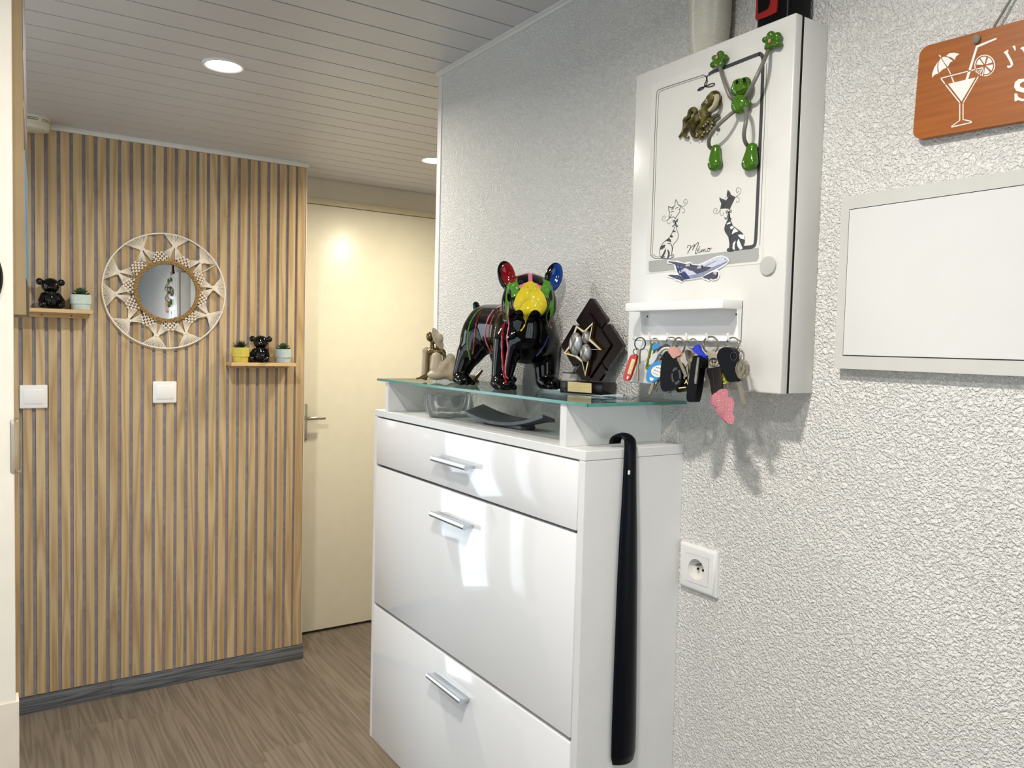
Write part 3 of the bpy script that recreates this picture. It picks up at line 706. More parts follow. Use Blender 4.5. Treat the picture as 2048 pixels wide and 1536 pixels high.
pl_part('engine', [[(612, 400), (690, 325), (765, 318), (790, 360), (770, 420), (650, 425)], [(958, 470), (1040, 395), (1110, 375), (1135, 420), (1110, 475), (990, 490)], [(1460, 610), (1530, 580), (1590, 585), (1600, 650), (1570, 690), (1480, 650)]], '#b4b5bf', 5)
pl_part('engine_intake', [[(760, 322), (790, 340), (792, 405), (770, 425), (755, 380)], [(1108, 380), (1138, 395), (1135, 465), (1108, 480), (1100, 430)], [(1570, 585), (1605, 600), (1605, 700), (1575, 760), (1560, 680)], [(1795, 205), (1850, 180), (1845, 200), (1810, 212)]], '#1d1c24', 6)
m = MB(); L = LS + 0.0019 + 0.0009
for p in ([(365, 400), (385, 440), (400, 470)], [(400, 410), (420, 450), (430, 470)], [(455, 470), (480, 440), (515, 445), (530, 465)], [(1230, 390), (1400, 320)], [(1420, 310), (1550, 250)]): link('tail_stripe', MB().ribbon(onbox(zE(p), L), 0.0009, NX, 0.0001), MATS.get('airplane_print') or plain('airplane_print', '#8fa0c8', 0.4, var=0), plane, smooth=0)
o2 = np.array(onbox(zE([(425, 650)]), L)[0]); e2 = np.array(onbox(zE([(590, 575)]), L)[0]); uu = (e2 - o2) / np.linalg.norm(e2 - o2); vv = np.cross(np.array([-1., 0, 0]), uu)
tm = text_polys('A380', 0.0072, lambda u, v: o2 + uu * u + vv * v, (-0.0001, 0, 0)); link('lettering', tm, PLW, plane, smooth=0)
# ================================================================== magnets on the box door
zF = zoom(1340, 60, 5.12)
KY, KZ = 0.000219, 0.00018
def fb(x, y, lift): q = zF([(x, y)])[0]; return atX(q[0], q[1], XB - lift)
FROG = NT('frog_green_glaze').set('#3a7a12', 0.12, 0)
_c = FROG.coord(); _n = FROG.n('ShaderNodeTexVoronoi', Scale=140.0); FROG.l(_c, _n.inputs['Vector'])
FROG.l(FROG.ramp(_n.outputs[0], [(0.0, lin('#2a440a')), (0.13, lin('#2f4f0a')), (0.2, lin('#3f6a10')), (1.0, lin('#446f10'))]), FROG.b.inputs['Base Color']); FROG = FROG.m
FROGD = plain('frog_green_plain', '#3c660c', 0.12, var=0.1, vscale=60)
WIRE = plain('grey_bendy_wire', '#6f6a62', 0.45, var=0.08)
frog = thing('frog_magnet', fb(640, 1440, 0.0), 'green frog magnet with long bendy grey limbs on the metal box', 'magnet')
def sdfpart(name, prims, k, mat, parent, h=0.0011):
    P = np.array([p[0] for p in prims]); Rm = max(max(p[1]) for p in prims)
    fn = blend([s_ell(c, r) for c, r in prims], k)
    return sdf_obj(name, fn, P.min(0) - Rm - 0.003, P.max(0) + Rm + 0.003, h, mat, parent)[0]
def er(x, y, rx, ry, lift, dep): return (fb(x, y, lift), (dep, rx * KY, ry * KZ))
hd = sdfpart('head', [er(728, 592, 84, 78, 0.016, 0.011), er(692, 545, 30, 30, 0.02, 0.008), er(772, 525, 34, 34, 0.02, 0.008)], 0.004, FROG, frog)
link('pupil', MB().ell(fb(683, 533, 0.0275), (0.002, 0.003, 0.003), 10), BLKGLAZE, hd); link('pupil', MB().ell(fb(757, 512, 0.0275), (0.002, 0.003, 0.003), 10), BLKGLAZE, hd)
link('mouth', MB().tube([fb(x, y, l) for x, y, l in ((675, 632, .024), (700, 636, .027), (730, 622, .0275), (755, 600, .026))], 0.0006, 6), BLKGLAZE, hd)
sdfpart('body', [er(722, 760, 72, 84, 0.014, 0.011), er(730, 690, 40, 30, 0.014, 0.009)], 0.004, FROG, frog)
sdfpart('hand', [er(503, 325, 50, 50, 0.007, 0.006), er(517, 250, 28, 32, 0.008, 0.006), er(563, 285, 24, 30, 0.008, 0.006), er(462, 288, 24, 26, 0.008, 0.006), er(442, 358, 22, 26, 0.008, 0.006), er(515, 365, 32, 22, 0.007, 0.006)], 0.003, FROGD, frog)
sdfpart('hand', [er(1045, 130, 52, 52, 0.007, 0.006), er(1034, 55, 30, 34, 0.008, 0.006), er(1095, 72, 34, 38, 0.008, 0.006), er(1102, 142, 30, 32, 0.008, 0.006), er(978, 102, 22, 24, 0.008, 0.006), er(1005, 180, 26, 26, 0.008, 0.006)], 0.003, FROGD, frog)
link('palm_spot', MB().ell(fb(478, 280, 0.0145), (0.0012, 0.0026, 0.003), 10), plain('pink_spot', '#c98a76', 0.3), frog)
link('palm_spot', MB().ell(fb(1018, 110, 0.0135), (0.0012, 0.0026, 0.003), 10), MATS['pink_spot'], frog)
sdfpart('foot', [er(470, 1215, 36, 36, 0.008, 0.007), er(462, 1290, 44, 60, 0.009, 0.008), er(458, 1370, 58, 66, 0.010, 0.009)], 0.006, FROGD, frog)
sdfpart('foot', [er(838, 1200, 42, 36, 0.008, 0.007), er(828, 1280, 50, 60, 0.009, 0.008), er(818, 1362, 66, 70, 0.010, 0.009)], 0.006, FROGD, frog)
def limb(name, pts): link(name, MB().tube(smooth_path([fb(*p) for p in pts], 6), 0.0031, 10), WIRE, frog)
limb('arm', [(512, 372, .008), (530, 450, .018), (570, 570, .024), (615, 680, .022), (670, 718, .015)])
limb('arm', [(1008, 205, .008), (955, 330, .022), (880, 490, .030), (815, 620, .028), (770, 690, .018)])
limb('leg', [(668, 825, .015), (600, 880, .024), (510, 960, .030), (430, 1050, .028), (398, 1130, .022), (402, 1190, .014), (435, 1222, .008)])
limb('leg', [(765, 795, .016), (785, 840, .022), (775, 950, .030), (757, 1060, .028), (768, 1140, .020), (805, 1200, .008)])

OCT = NT('octopus_glaze').set('#4b4420', 0.12, 0)
_c = OCT.coord(); _n = OCT.n('ShaderNodeTexNoise', Scale=90.0, Detail=2.0); OCT.l(_c, _n.inputs['Vector'])
OCT.l(OCT.ramp(_n.outputs[0], [(0.3, lin('#2b2510')), (0.5, lin('#4c451c')), (0.7, lin('#6d6630'))]), OCT.b.inputs['Base Color']); OCT = OCT.m
OCTP = plain('octopus_pale', '#b3a681', 0.2, var=0.1)
octo = thing('octopus_magnet', fb(300, 1130, 0.0), 'glossy olive octopus magnet beside the frog', 'magnet')
sa = fb(470, 665, 0.011); sb = fb(345, 835, 0.008)
fn = blend([s_cap(fb(455, 690, .011), fb(375, 780, .010), 0.0105, 0.0085), s_cap(fb(478, 655, .010), fb(440, 710, .011), 0.003, 0.010), s_cap(fb(375, 780, .010), fb(345, 850, .009), 0.0075, 0.0085), s_ell(fb(350, 880, .008), (.008, .012, .010))], 0.004)
sdf_obj('head', fn, np.array(fb(400, 750, .011)) - [.025, .04, .04], np.array(fb(400, 750, .011)) + [.014, .04, .04], 0.0011, OCT, octo)
link('pale_side', MB().tube(smooth_path([fb(478, 668, .016), fb(476, 720, .019), fb(450, 780, .018), (fb(400, 828, .014))], 5), [0.0012] + [0.0042] * 9 + [0.0036] * 5 + [0.002], 10), OCTP, octo)
for pts, r0 in (([(340, 860, .008), (285, 890, .009), (205, 955, .009), (152, 1020, .008), (152, 1080, .007), (190, 1100, .006)], .0052), ([(240, 885, .006), (265, 850, .008), (245, 815, .009), (210, 835, .009), (195, 885, .008), (155, 925, .007), (148, 990, .007), (128, 1050, .006), (95, 1098, .005)], .0048),
    ([(330, 870, .009), (278, 930, .010), (240, 1000, .009), (234, 1060, .008), (262, 1092, .007), (310, 1085, .006)], .0052), ([(350, 880, .009), (335, 960, .010), (308, 1020, .009), (330, 1062, .008), (385, 1048, .008), (425, 995, .009), (428, 935, .009), (465, 890, .008), (508, 872, .006)], .0050),
    ([(372, 880, .008), (360, 960, .008), (395, 925, .008), (425, 915, .007), (445, 965, .006), (478, 1000, .005), (502, 1018, .004)], .0042), ([(300, 1030, .006), (322, 1085, .006), (318, 1122, .005)], .0050), ([(165, 905, .005), (150, 950, .006), (190, 1000, .005)], .0042)):
    P = smooth_path([fb(*p) for p in pts], 6); k = len(P)
    link('tentacle', MB().tube(P, [r0 * (1 - 0.55 * (i / (k - 1)) ** 2) for i in range(k)], 10), OCT, octo)
sm = MB()
for x, y in ((345, 985), (365, 965), (388, 940), (350, 1045), (380, 1040), (410, 1015), (425, 985), (432, 950), (330, 1075), (270, 1085), (180, 1090), (450, 1000)): sm.ell(fb(x, y, .0145), (.0012, .0014, .0014), 8)
link('sucker', sm, OCTP, octo)['kind'] = 'stuff'

# ================================================================== key rack and keys
RX0 = 0.928; RY0, RY1 = 0.8277, 1.0476
rack = thing('key_rack', (XB - 0.02, (RY0 + RY1) / 2, 1.413), 'white metal key rack with a small ledge and six hooks', 'key rack')
link('back_plate', MB().box(XB - 0.0025, XB - 0.0005, RY0, RY1, 1.4145, 1.4785, 0.0004, 1), RACKW, rack)
lg = MB().box(RX0, XB - 0.0005, RY0, RY1, 1.4640, 1.4778, 0.0006, 2)
link('ledge', lg, RACKW, rack)
for y in (RY0, RY1 - 0.0016):
    link('gusset', MB().prism([(XB - 0.012, y, 1.4642), (XB - 0.001, y, 1.4642), (XB - 0.001, y, 1.4145), (XB - 0.007, y, 1.4145)], (0, 0.0016, 0)), RACKW, rack)
link('bottom_lip', MB().box(XB - 0.010, XB - 0.0005, RY0, RY1, 1.4142, 1.4162, 0.0004, 1), RACKW, rack)
HY = [0.9375 + (2.5 - i) * 0.0432 for i in range(6)]
for y in HY:
    link('hook', MB().tube(smooth_path([(XB - 0.009, y, 1.4152), (XB - 0.022, y, 1.4148), (XB - 0.0275, y, 1.4170), (XB - 0.0305, y, 1.4265)], 5), 0.0019, 10), RACKW, rack)
for y in (RY0 + 0.010, RY1 - 0.010):
    link('screw_hole', MB().tube([(XB - 0.0022, y, 1.4565), (XB - 0.0031, y, 1.4565)], 0.0016, 10), BLACKP, rack)

zK = zoom(1240, 640, 9.6); zL = zoom(1370, 640, 6.98)
XK = XB - 0.021
def kp(z, pts, dx=0.0): return [atX(a, b, XK - dx) for a, b in z(pts)]
def kprism(z, pts, t, dx=0.0, n=0, ev=None):
    P = kp(z, pts, dx)
    if n: P = smooth_path(P, n, True)
    if ev is not None: P = [np.array(p) - np.array([t, 0, 0]) * 0.6 for p in P]
    return MB().prism(P, ev if ev is not None else (-t, 0, 0))
def kring(z, cx, cy, r, rad=0.0011, dx=0.0, sq=1.0, tilt=0.25):
    c = np.array(kp(z, [(cx, cy)], dx)[0]); e = np.array(kp(z, [(cx, cy - r)], dx)[0]); R = np.linalg.norm(e - c)
    pts = []
    for j in range(28):
        a = 2 * math.pi * j / 28
        pts.append(c + np.array([R * tilt * math.cos(a), -R * sq * math.cos(a), R * math.sin(a)]))
    return MB().tube(pts, rad, 8, closed=True)
TAGR = plain('red_tag', '#c0271b', 0.3, var=0.05); TAGB = plain('blue_tag', '#2f86c2', 0.3, var=0.05); PAPY = plain('paper_yellow', '#ecd9a0', 0.6, var=0.05); PAPW = plain('paper_white', '#e8e4de', 0.6, var=0.03)
OLIVE = plain('olive_anodised', '#7f8c1e', 0.25, 0.5, var=0.05); PINKC = plain('pink_key_cap', '#c99385', 0.5, var=0.08); DGREY = plain('dark_grey_rubber', '#2b2c2f', 0.45, var=0.1)
YEL = plain('yellow_tag', '#d2d81f', 0.35, var=0.05); NAVYC = plain('cobalt_clip', '#1530b8', 0.35, var=0.06); LEATH = plain('black_leather', '#151012', 0.55, var=0.15, bump=0.2, bscale=900); FOBM = plain('fob_plate', '#c0b69f', 0.4, 0.25, var=0.05)
GREYP = plain('grey_plastic_fob', '#c9cacc', 0.3, var=0.03); GBTN = plain('remote_button_grey', '#3c3e42', 0.4, var=0.05)
def bladekey(z, pts, w, t, dx, mat, parent, name='key'):
    """flat key: shaft as a ribbon prism between pts"""
    P = kp(z, pts, dx); a, b = np.array(P[0]), np.array(P[-1]); d = (b - a) / np.linalg.norm(b - a); sd = np.cross([1, 0, 0], d) * w / 2
    teeth = []
    N = 9
    for i in range(N + 1):
        f = 0.35 + 0.65 * i / N; teeth.append(a + (b - a) * f - sd * (1.0 if i % 2 else 0.55))
    pts3 = [a - sd * 0.8, a + sd * 0.8, b + sd * 0.8] + teeth[::-1]
    return link(name, MB().prism(pts3, (-t, 0, 0)), mat, parent)
# 1 red tag and slim key
k = thing('key_bunch', kp(zK, [(250, 1180)])[0], 'slim brass keys with a red name tag on the first hook', 'keys')
link('ring', kring(zK, 385, 455, 118), DGREY, k); link('ring', kring(zK, 300, 610, 52, 0.0008), DGREY, k)
tg = link('red_tag', kprism(zK, [(268, 665), (325, 668), (348, 715), (300, 900), (232, 1095), (190, 1160), (130, 1170), (90, 1120), (105, 1040), (160, 860), (222, 700)], 0.004, 0.004, 3), TAGR, k)
pp = link('paper', kprism(zK, [(232, 745), (298, 762), (205, 1046), (142, 1032)], 0.0004, 0.0081), PAPY, tg)
m = MB()
for i in range(5): m.ribbon(kp(zK, [(245 - i * 17, 800 + i * 48), (262 - i * 17, 805 + i * 48), (255 - i * 17, 822 + i * 48), (240 - i * 17, 830 + i * 48)], 0.0086), 0.0005, NX, 0.0001)
link('scribble', m, INKL, pp); link('tag_hole', kprism(zK, [(150, 1068), (166, 1085), (158, 1125), (138, 1136), (130, 1110)], 0.0003, 0.0081, 2), WPLAST, tg)
link('key', MB().prism(kp(zK, [(352, 565), (405, 560), (398, 640), (392, 840), (360, 850), (350, 720)], 0.003), (-0.003, 0, 0)).prism(kp(zK, [(350, 720), (372, 720), (368, 1175), (346, 1185), (330, 1140)], 0.004), (-0.0022, 0, 0)), BRASS, k)
link('key', MB().prism(kp(zK, [(332, 600), (352, 600), (345, 1130), (330, 1135)], -0.002), (-0.002, 0, 0)), STEEL, k)
# 2 olive carabiner, blue tag, keys
k = thing('key_bunch', kp(zK, [(640, 1400)])[0], 'bunch of keys with olive carabiner and round blue tag', 'keys')
link('ring', kring(zK, 665, 440, 88, 0.0010), STEEL, k); link('ring', kring(zK, 850, 620, 100, 0.0012, 0.006), STEEL, k)
link('carabiner', MB().tube(smooth_path(kp(zK, [(650, 445), (672, 500), (650, 640), (590, 830), (540, 930), (512, 925), (520, 860), (555, 720), (590, 560), (615, 470)], 0.006), 4, True), 0.0022, 8, True), OLIVE, k)
link('bottle_cap', kprism(zK, [(695, 500), (760, 460), (850, 480), (860, 520), (770, 560), (705, 590)], 0.010, 0.002, 3), TAGB, k)
link('grey_fob', kprism(zK, [(745, 620), (770, 660), (735, 760), (650, 860), (612, 840), (610, 770), (650, 690)], 0.006, 0.010, 3), GREYP, k)
link('key', MB().tube(smooth_path(kp(zK, [(750, 590), (820, 520), (900, 510), (960, 560)], 0.014), 5), 0.0042, 8), DGREY, k)
link('key', MB().tube(smooth_path(kp(zK, [(750, 640), (830, 560), (930, 540), (965, 580)], 0.017), 5), 0.0026, 8), plain('cream_key_cover', '#cfc8b5', 0.4), k)
for i, (a, b) in enumerate((((900, 600), (790, 760)), ((930, 610), (850, 800)), ((950, 620), (900, 780)))): link('key', MB().prism(kp(zK, [(a[0] - 14, a[1]), (a[0] + 14, a[1] + 8), (b[0] + 12, b[1] + 8), (b[0] - 14, b[1])], 0.004 + 0.003 * i), (-0.002, 0, 0)), DGREY if i != 1 else STEEL, k)
tb = link('blue_tag', kprism(zK, [(790, 795), (860, 820), (870, 900), (850, 1040), (790, 1110), (690, 1190), (620, 1208), (560, 1180), (540, 1100), (560, 980), (610, 880), (700, 815)], 0.005, 0.014, 3), TAGB, k)
pc = link('paper', kprism(zK, [(735, 870), (800, 880), (845, 940), (850, 1010), (820, 1070), (750, 1095), (680, 1090), (620, 1050), (600, 980), (640, 910)], 0.0004, 0.0191, 3), PAPW, tb)
m = MB()
for p in ([(685, 910), (710, 905), (715, 925), (735, 905), (750, 930), (765, 920), (780, 945), (800, 950), (830, 985)], [(650, 960), (675, 955), (665, 975), (690, 970), (705, 990), (720, 975), (740, 1000), (755, 990), (780, 1020), (800, 1030)], [(630, 1010), (735, 1062)]): m.ribbon(smooth_path(kp(zK, p, 0.0196), 3), 0.0006, NX, 0.0001)
link('handwriting', m, INK, pc); link('tag_slot', kprism(zK, [(575, 1095), (655, 1130), (610, 1170), (580, 1150)], 0.0003, 0.0191, 2), WPLAST, tb)
bladekey(zK, [(680, 1130), (580, 1420)], 0.008, 0.0022, 0.006, BRASS, k); bladekey(zK, [(770, 1120), (690, 1365)], 0.006, 0.0022, 0.002, STEEL, k)
# 3 black remote with round pad and pink capped key
k = thing('key_bunch', kp(zK, [(1000, 1380)])[0], 'large black car remote hanging with a pink capped key', 'keys')
link('ring', kring(zK, 985, 450, 118, 0.0012), STEEL, k); link('ring', kring(zK, 1125, 500, 160, 0.0014, 0.003, 0.75), STEEL, k)
rm = link('car_remote', kprism(zK, [(985, 600), (1040, 660), (1150, 760), (1260, 900), (1290, 1050), (1270, 1200), (1180, 1290), (1050, 1350), (960, 1375), (900, 1340), (870, 1230), (870, 1050), (890, 850), (930, 680)], 0.012, 0.008, 3), BLACKP, k)
link('remote_rim', MB().tube(smooth_path(kp(zK, [(965, 610), (915, 730), (885, 900), (875, 1080), (880, 1240), (915, 1345), (965, 1375)], 0.0165), 4), 0.0034, 8), plain('remote_rim_grey', '#5a6068', 0.35), rm)
m = MB()
for a0 in (30, 120, 210, 300):
    pts = []
    for a in range(a0 + 8, a0 + 83, 12): pts.append((1080 + 75 * math.cos(math.radians(a)), 1075 + 140 * math.sin(math.radians(a))))
    m.ribbon(kp(zK, pts, 0.0203), 0.0042, NX, 0.0005)
link('button_ring', m, GBTN, rm)
cap = link('pink_cap', kprism(zK, [(985, 545), (1035, 515), (1110, 530), (1185, 610), (1200, 680), (1140, 700), (1075, 740), (1010, 660), (975, 600)], 0.006, 0.021, 2), PINKC, k)
bladekey(zK, [(1120, 690), (1290, 1085)], 0.0075, 0.0024, 0.022, BRASS, k)
lc = link('label_card', kprism(zK, [(1105, 1180), (1180, 1060), (1310, 1070), (1305, 1365), (1135, 1392), (1090, 1340)], 0.003, 0.004), plain('black_card', '#0d0d0e', 0.4, var=0), k)
m = MB()
for ch, x, y, sz in (('E', 1218, 1125, 0.0065), ('A', 1235, 1230, 0.0115)):
    o3 = np.array(kp(zK, [(x, y)], 0.0205)[0]); tmb = text_polys(ch, sz, lambda u, v: o3 + np.array([0, -u, v]), (0, 0, 0)); m.add(tmb.v, tmb.f)
m.ribbon(kp(zK, [(1125, 1308), (1265, 1290)], 0.0205), 0.0016, NX, 0.0001)
link('card_lettering', m, PAPY, lc)
# 4 brown keys, cobalt clip
k = thing('key_bunch', kp(zK, [(1345, 1440)])[0], 'long steel keys with a cobalt blue clip', 'keys')
link('ring', kring(zK, 1395, 460, 100, 0.0010), STEEL, k)
for i, (a, b, w) in enumerate((((1300, 570), (1330, 800), 40), ((1345, 580), (1350, 850), 32), ((1385, 640), (1370, 880), 26), ((1440, 760), (1445, 960), 50))):
    link('key', MB().prism(smooth_path(kp(zK, [(a[0] - w, a[1] + 40), (a[0], a[1]), (a[0] + w, a[1] + 40), (b[0] + w * .8, b[1] - 30), (b[0], b[1]), (b[0] - w * .8, b[1] - 30)], 0.004 + 0.0026 * i), 3, True), (-0.0022, 0, 0)), (BRASS, STEEL, BRASS, DGREY)[i], k)
bladekey(zK, [(1345, 820), (1345, 1440)], 0.0075, 0.0022, 0.016, STEEL, k); bladekey(zK, [(1385, 850), (1385, 1380)], 0.006, 0.0022, 0.013, BRASS, k); bladekey(zK, [(1430, 880), (1410, 1250)], 0.006, 0.0022, 0.008, STEEL, k)
link('cobalt_clip', MB().prism(kp(zL, [(128, 400), (205, 342), (232, 375), (240, 420), (300, 490), (325, 500), (318, 535), (280, 520), (230, 500), (190, 470), (140, 425)], 0.012), (-0.006, 0, 0)), NAVYC, k)
# 5 folding key with chrome side and leather strap
k = thing('key_bunch', kp(zL, [(250, 1150)])[0], 'black folding car key with a black leather strap fob', 'keys')
link('ring', kring(zL, 358, 345, 112, 0.0016), STEEL, k)
fk = link('folding_key', kprism(zL, [(205, 505), (275, 500), (318, 560), (318, 660), (282, 700), (250, 960), (215, 1120), (190, 1145), (125, 1135), (105, 1080), (120, 930), (160, 720), (190, 540)], 0.014, 0.010, 3), BLACKP, k)
link('chrome_blade', kprism(zL, [(192, 525), (215, 520), (212, 590), (175, 890), (152, 890), (148, 840), (180, 600)], 0.003, 0.0235), STEEL, fk)
lp = link('fob_plate', kprism(zL, [(345, 440), (410, 430), (440, 465), (455, 505), (498, 495), (505, 560), (520, 645), (430, 665), (340, 680), (320, 600), (340, 520)], 0.006, 0.002, 1), FOBM, k)
m = MB(); cc = np.array(kp(zL, [(402, 588)], 0.0086)[0])
def elo(cx, cz, ry, rz): return [cc + np.array([0, cx + ry * math.cos(a), cz + rz * math.sin(a)]) for a in np.linspace(0, 2 * math.pi, 24, endpoint=False)]
for e in (elo(0, 0, .0098, .0066), elo(0, .0024, .0060, .0026), elo(0, -.0004, .0026, .0060)): m.ribbon(e, 0.0008, NX, 0.0003, closed=True)
link('emblem', m, INKB, lp)
st = link('leather_strap', kprism(zL, [(340, 675), (430, 662), (522, 645), (535, 800), (540, 930), (530, 1000), (440, 1090), (412, 1090), (390, 980), (375, 850), (330, 720)], 0.005, 0.003), LEATH, k)
link('stitching', MB().ribbon(kp(zL, [(490, 670), (505, 800), (510, 920)], 0.0081), 0.0006, NX, 0.0002).ribbon(kp(zL, [(385, 700), (400, 850), (410, 1000)], 0.0081), 0.0006, NX, 0.0002), plain('brown_thread', '#5a3320', 0.7), st)
# 6 navy car key, medal, pink dotted tag
k = thing('key_bunch', kp(zL, [(620, 1450)])[0], 'dark navy car key with round medal and pink dotted tag', 'keys')
link('ring', kring(zL, 665, 340, 95, 0.0013), STEEL, k)
link('yellow_tag', kprism(zL, [(600, 370), (628, 380), (570, 640), (560, 720), (600, 760), (640, 840), (600, 880), (535, 905), (530, 640), (570, 500)], 0.004, 0.0), YEL, k)
nk = link('car_key', kprism(zL, [(560, 420), (620, 385), (700, 385), (745, 430), (760, 520), (780, 640), (800, 760), (810, 830), (740, 865), (680, 862), (640, 800), (590, 700), (545, 590), (525, 500)], 0.013, 0.006, 3), NAVYP, k)
m = MB().ribbon([np.array(kp(zL, [(680, 505)], 0.0196)[0]) + np.array([0, .0062 * math.cos(a), .0062 * math.sin(a)]) for a in np.linspace(0, 2 * math.pi, 20, endpoint=False)], 0.0007, NX, 0.0003, closed=True)
link('button_ring', m, GBTN, nk)
link('key_blade', kprism(zL, [(735, 860), (785, 850), (870, 1150), (865, 1175), (830, 1180), (815, 1160)], 0.003, 0.009), STEEL, nk)
md_ = link('medal', kprism(zL, [(790, 565), (845, 575), (885, 620), (900, 690), (885, 760), (840, 810), (800, 820), (755, 795), (722, 730), (718, 660), (740, 600)], 0.0024, 0.021), plain('medal_nickel', '#9b9384', 0.35, 0.9, var=0.25, vscale=260), k)
m = MB(); c9 = np.array(kp(zL, [(808, 692)], 0.0236)[0])
m.ribbon([c9 + np.array([0, .0125 * math.cos(a), .0150 * math.sin(a)]) for a in np.linspace(0, 2 * math.pi, 24, endpoint=False)], 0.0009, NX, 0.0004, closed=True)
for p in ([(790, 600), (798, 650), (780, 700), (800, 760), (790, 790)], [(830, 630), (845, 690), (830, 750)], [(770, 660), (760, 700), (775, 745)], [(800, 660), (825, 700), (812, 760)]): m.ribbon(smooth_path(kp(zL, p, 0.0236), 3), 0.0011, NX, 0.0004)
link('relief', m, MATS['medal_nickel'], md_)
ch = MB()
for i in range(7):
    c = np.array(kp(zL, [(735 + 9 * i, 330 + 38 * i)], 0.020)[0]); ch.tube([c + np.array([(.0016 if i % 2 else .0) * math.cos(a), (.0018 if not i % 2 else .0004) * math.cos(a), .0032 * math.sin(a)]) for a in np.linspace(0, 2 * math.pi, 12, endpoint=False)], 0.0006, 6, True)
link('chain', ch, STEEL, k)['kind'] = 'stuff'
link('ring', kring(zL, 575, 925, 36, 0.0007, 0.006), STEEL, k); link('ring', kring(zL, 620, 925, 34, 0.0007, 0.008), STEEL, k)
link('ring', kring(zL, 545, 790, 62, 0.0007, 0.006, 0.35), STEEL, k)
PINKD = NT('pink_dotted').set('#cf7a84', 0.45, 0); _c = PINKD.coord((1, 1, 1)); _v = PINKD.n('ShaderNodeTexVoronoi', Scale=400.0); _v.inputs['Randomness'].default_value = 0.25; PINKD.l(_c, _v.inputs['Vector'])
PINKD.l(PINKD.ramp(_v.outputs[0], [(0.0, lin('#f0d5d3')), (0.27, lin('#eecfcd')), (0.33, lin('#c0727b')), (1, lin('#bb6d77'))]), PINKD.b.inputs['Base Color']); PINKD = PINKD.m
link('pink_tag', kprism(zL, [(570, 968), (620, 970), (635, 1020), (632, 1070), (690, 1085), (718, 1150), (712, 1230), (695, 1290), (722, 1340), (718, 1400), (700, 1445), (640, 1445), (600, 1405), (530, 1340), (490, 1270), (485, 1228), (430, 1190), (425, 1110), (450, 1040), (500, 1010), (530, 985)], 0.009, 0.006, 3, (0.004, 0.0085, 0)), PINKD, k)

# ================================================================== on top of the box
vz = [(0.0262, 0.0), (0.0285, 0.004), (0.0325, 0.03), (0.0345, 0.07), (0.0345, 0.11), (0.033, 0.15), (0.031, 0.19), (0.030, 0.24), (0.0305, 0.255)]
prof = []
H_ = np.array([h for _, h in vz]); R_ = np.array([r for r, _ in vz])
for i in range(150):
    h = 0.255 * i / 149; prof.append((float(np.interp(h, H_, R_)) + 0.0006 * (i % 2), h))
prof += [(0.0285, 0.255), (0.0275, 0.20), (0.0275, 0.02), (0.0001, 0.015)]
vp_ = atX(1418.5, 60, 1.012)
va = link('vase', MB().lathe(prof, 40, (1.0125, vp_[1], BZ1 - 0.001)), plain('vase_glaze', '#c9c3b4', 0.16, var=0.03), None, smooth=12); tag(va, 'white ribbed cylindrical vase standing on top of the metal box', 'vase')
a = atX(1510, 40, 0.988); b = atX(1577, 10, 0.988); tl0, tl1 = b[1], a[1]
tool = thing('power_tool', (1.015, (tl0 + tl1) / 2, BZ1 - 0.001), 'black and red handheld tool on top of the metal box', 'tool')
link('body', MB().box(0.990, 1.044, tl0, tl1, BZ1 - 0.001, BZ1 + 0.20, 0.006, 3), BLACKP, tool)
zT = zoom(1360, 0, 8.533)
link('red_panel', MB().prism([atX(p[0], p[1], 0.9895) for p in zT([(1325, -400), (1700, -400), (1680, 100), (1665, 215), (1560, 270), (1330, 355), (1305, 320), (1320, 100)])], (-0.003, 0, 0)), plain('red_plastic', '#8c1512', 0.35), tool)
link('grip_inset', MB().prism([atX(p[0], p[1], 0.9862) for p in zT([(1345, -400), (1535, -400), (1530, 60), (1490, 155), (1400, 200), (1338, 232), (1338, 100)])], (-0.001, 0, 0)), BLACKP, tool)

# ================================================================== wall hatch and orange sign
hat = thing('wall_hatch', (XR - 0.01, 0.49, 1.378), 'flat white wall hatch with a thin dark seam below the orange sign', 'hatch')
py0, py1, pz0, pz1, iy0, iy1, iz0, iz1 = 0.27, 0.7040, 1.3780, 1.6258, 0.288, 0.6906, 1.3966, 1.6068
link('frame', MB().prism([(XR + 0.001, y, z) for y, z in ((py0, pz0), (py1, pz0), (py1, pz1 - .006), (py1 - .006, pz1), (py0, pz1))], (-0.0195, 0, 0)), PANELW, hat, smooth=0)
link('seam', MB().box(XR - 0.0189, XR - 0.0187, iy0, iy1, iz0, iz1).box(XR - 0.0188, XR - 0.0186, iy0, iy1, iz0, iz1), BLACKP, hat, smooth=0)
link('hatch_door', MB().box(XR - 0.0200, XR - 0.0186, iy0 + 0.0011, iy1 - 0.0011, iz0 + 0.0011, iz1 - 0.0011, 0.0003, 1), plain('hatch_door_white', '#dbdad7', 0.14, var=0.01), hat, smooth=0)

ang = math.radians(1.9); SU = np.array([0, -math.cos(ang), -math.sin(ang)]); SV = np.array([0, -math.sin(ang), math.cos(ang)]); SO = np.array([XR - 0.015, 0.6040, 1.6885])
sg = thing('wooden_sign', SO + SU * 0.2, 'orange wooden sign with a white cocktail glass, hung by cord', 'sign')
sw, shh, cr = 0.42, 0.1205, 0.012
out = []
for cx, cy, a0 in ((sw - cr, cr, -90), (sw - cr, shh - cr, 0), (cr, shh - cr, 90), (cr, cr, 180)):
    for a in range(a0, a0 + 91, 15): out.append(SO + SU * (cx + cr * math.cos(math.radians(a))) + SV * (cy + cr * math.sin(math.radians(a))))
SIGNW = NT('orange_painted_wood').set('#a8581a', 0.45, 0); _c = SIGNW.coord((30, 3, 60)); _n = SIGNW.n('ShaderNodeTexNoise', Scale=3.0, Detail=4.0); SIGNW.l(_c, _n.inputs['Vector'])
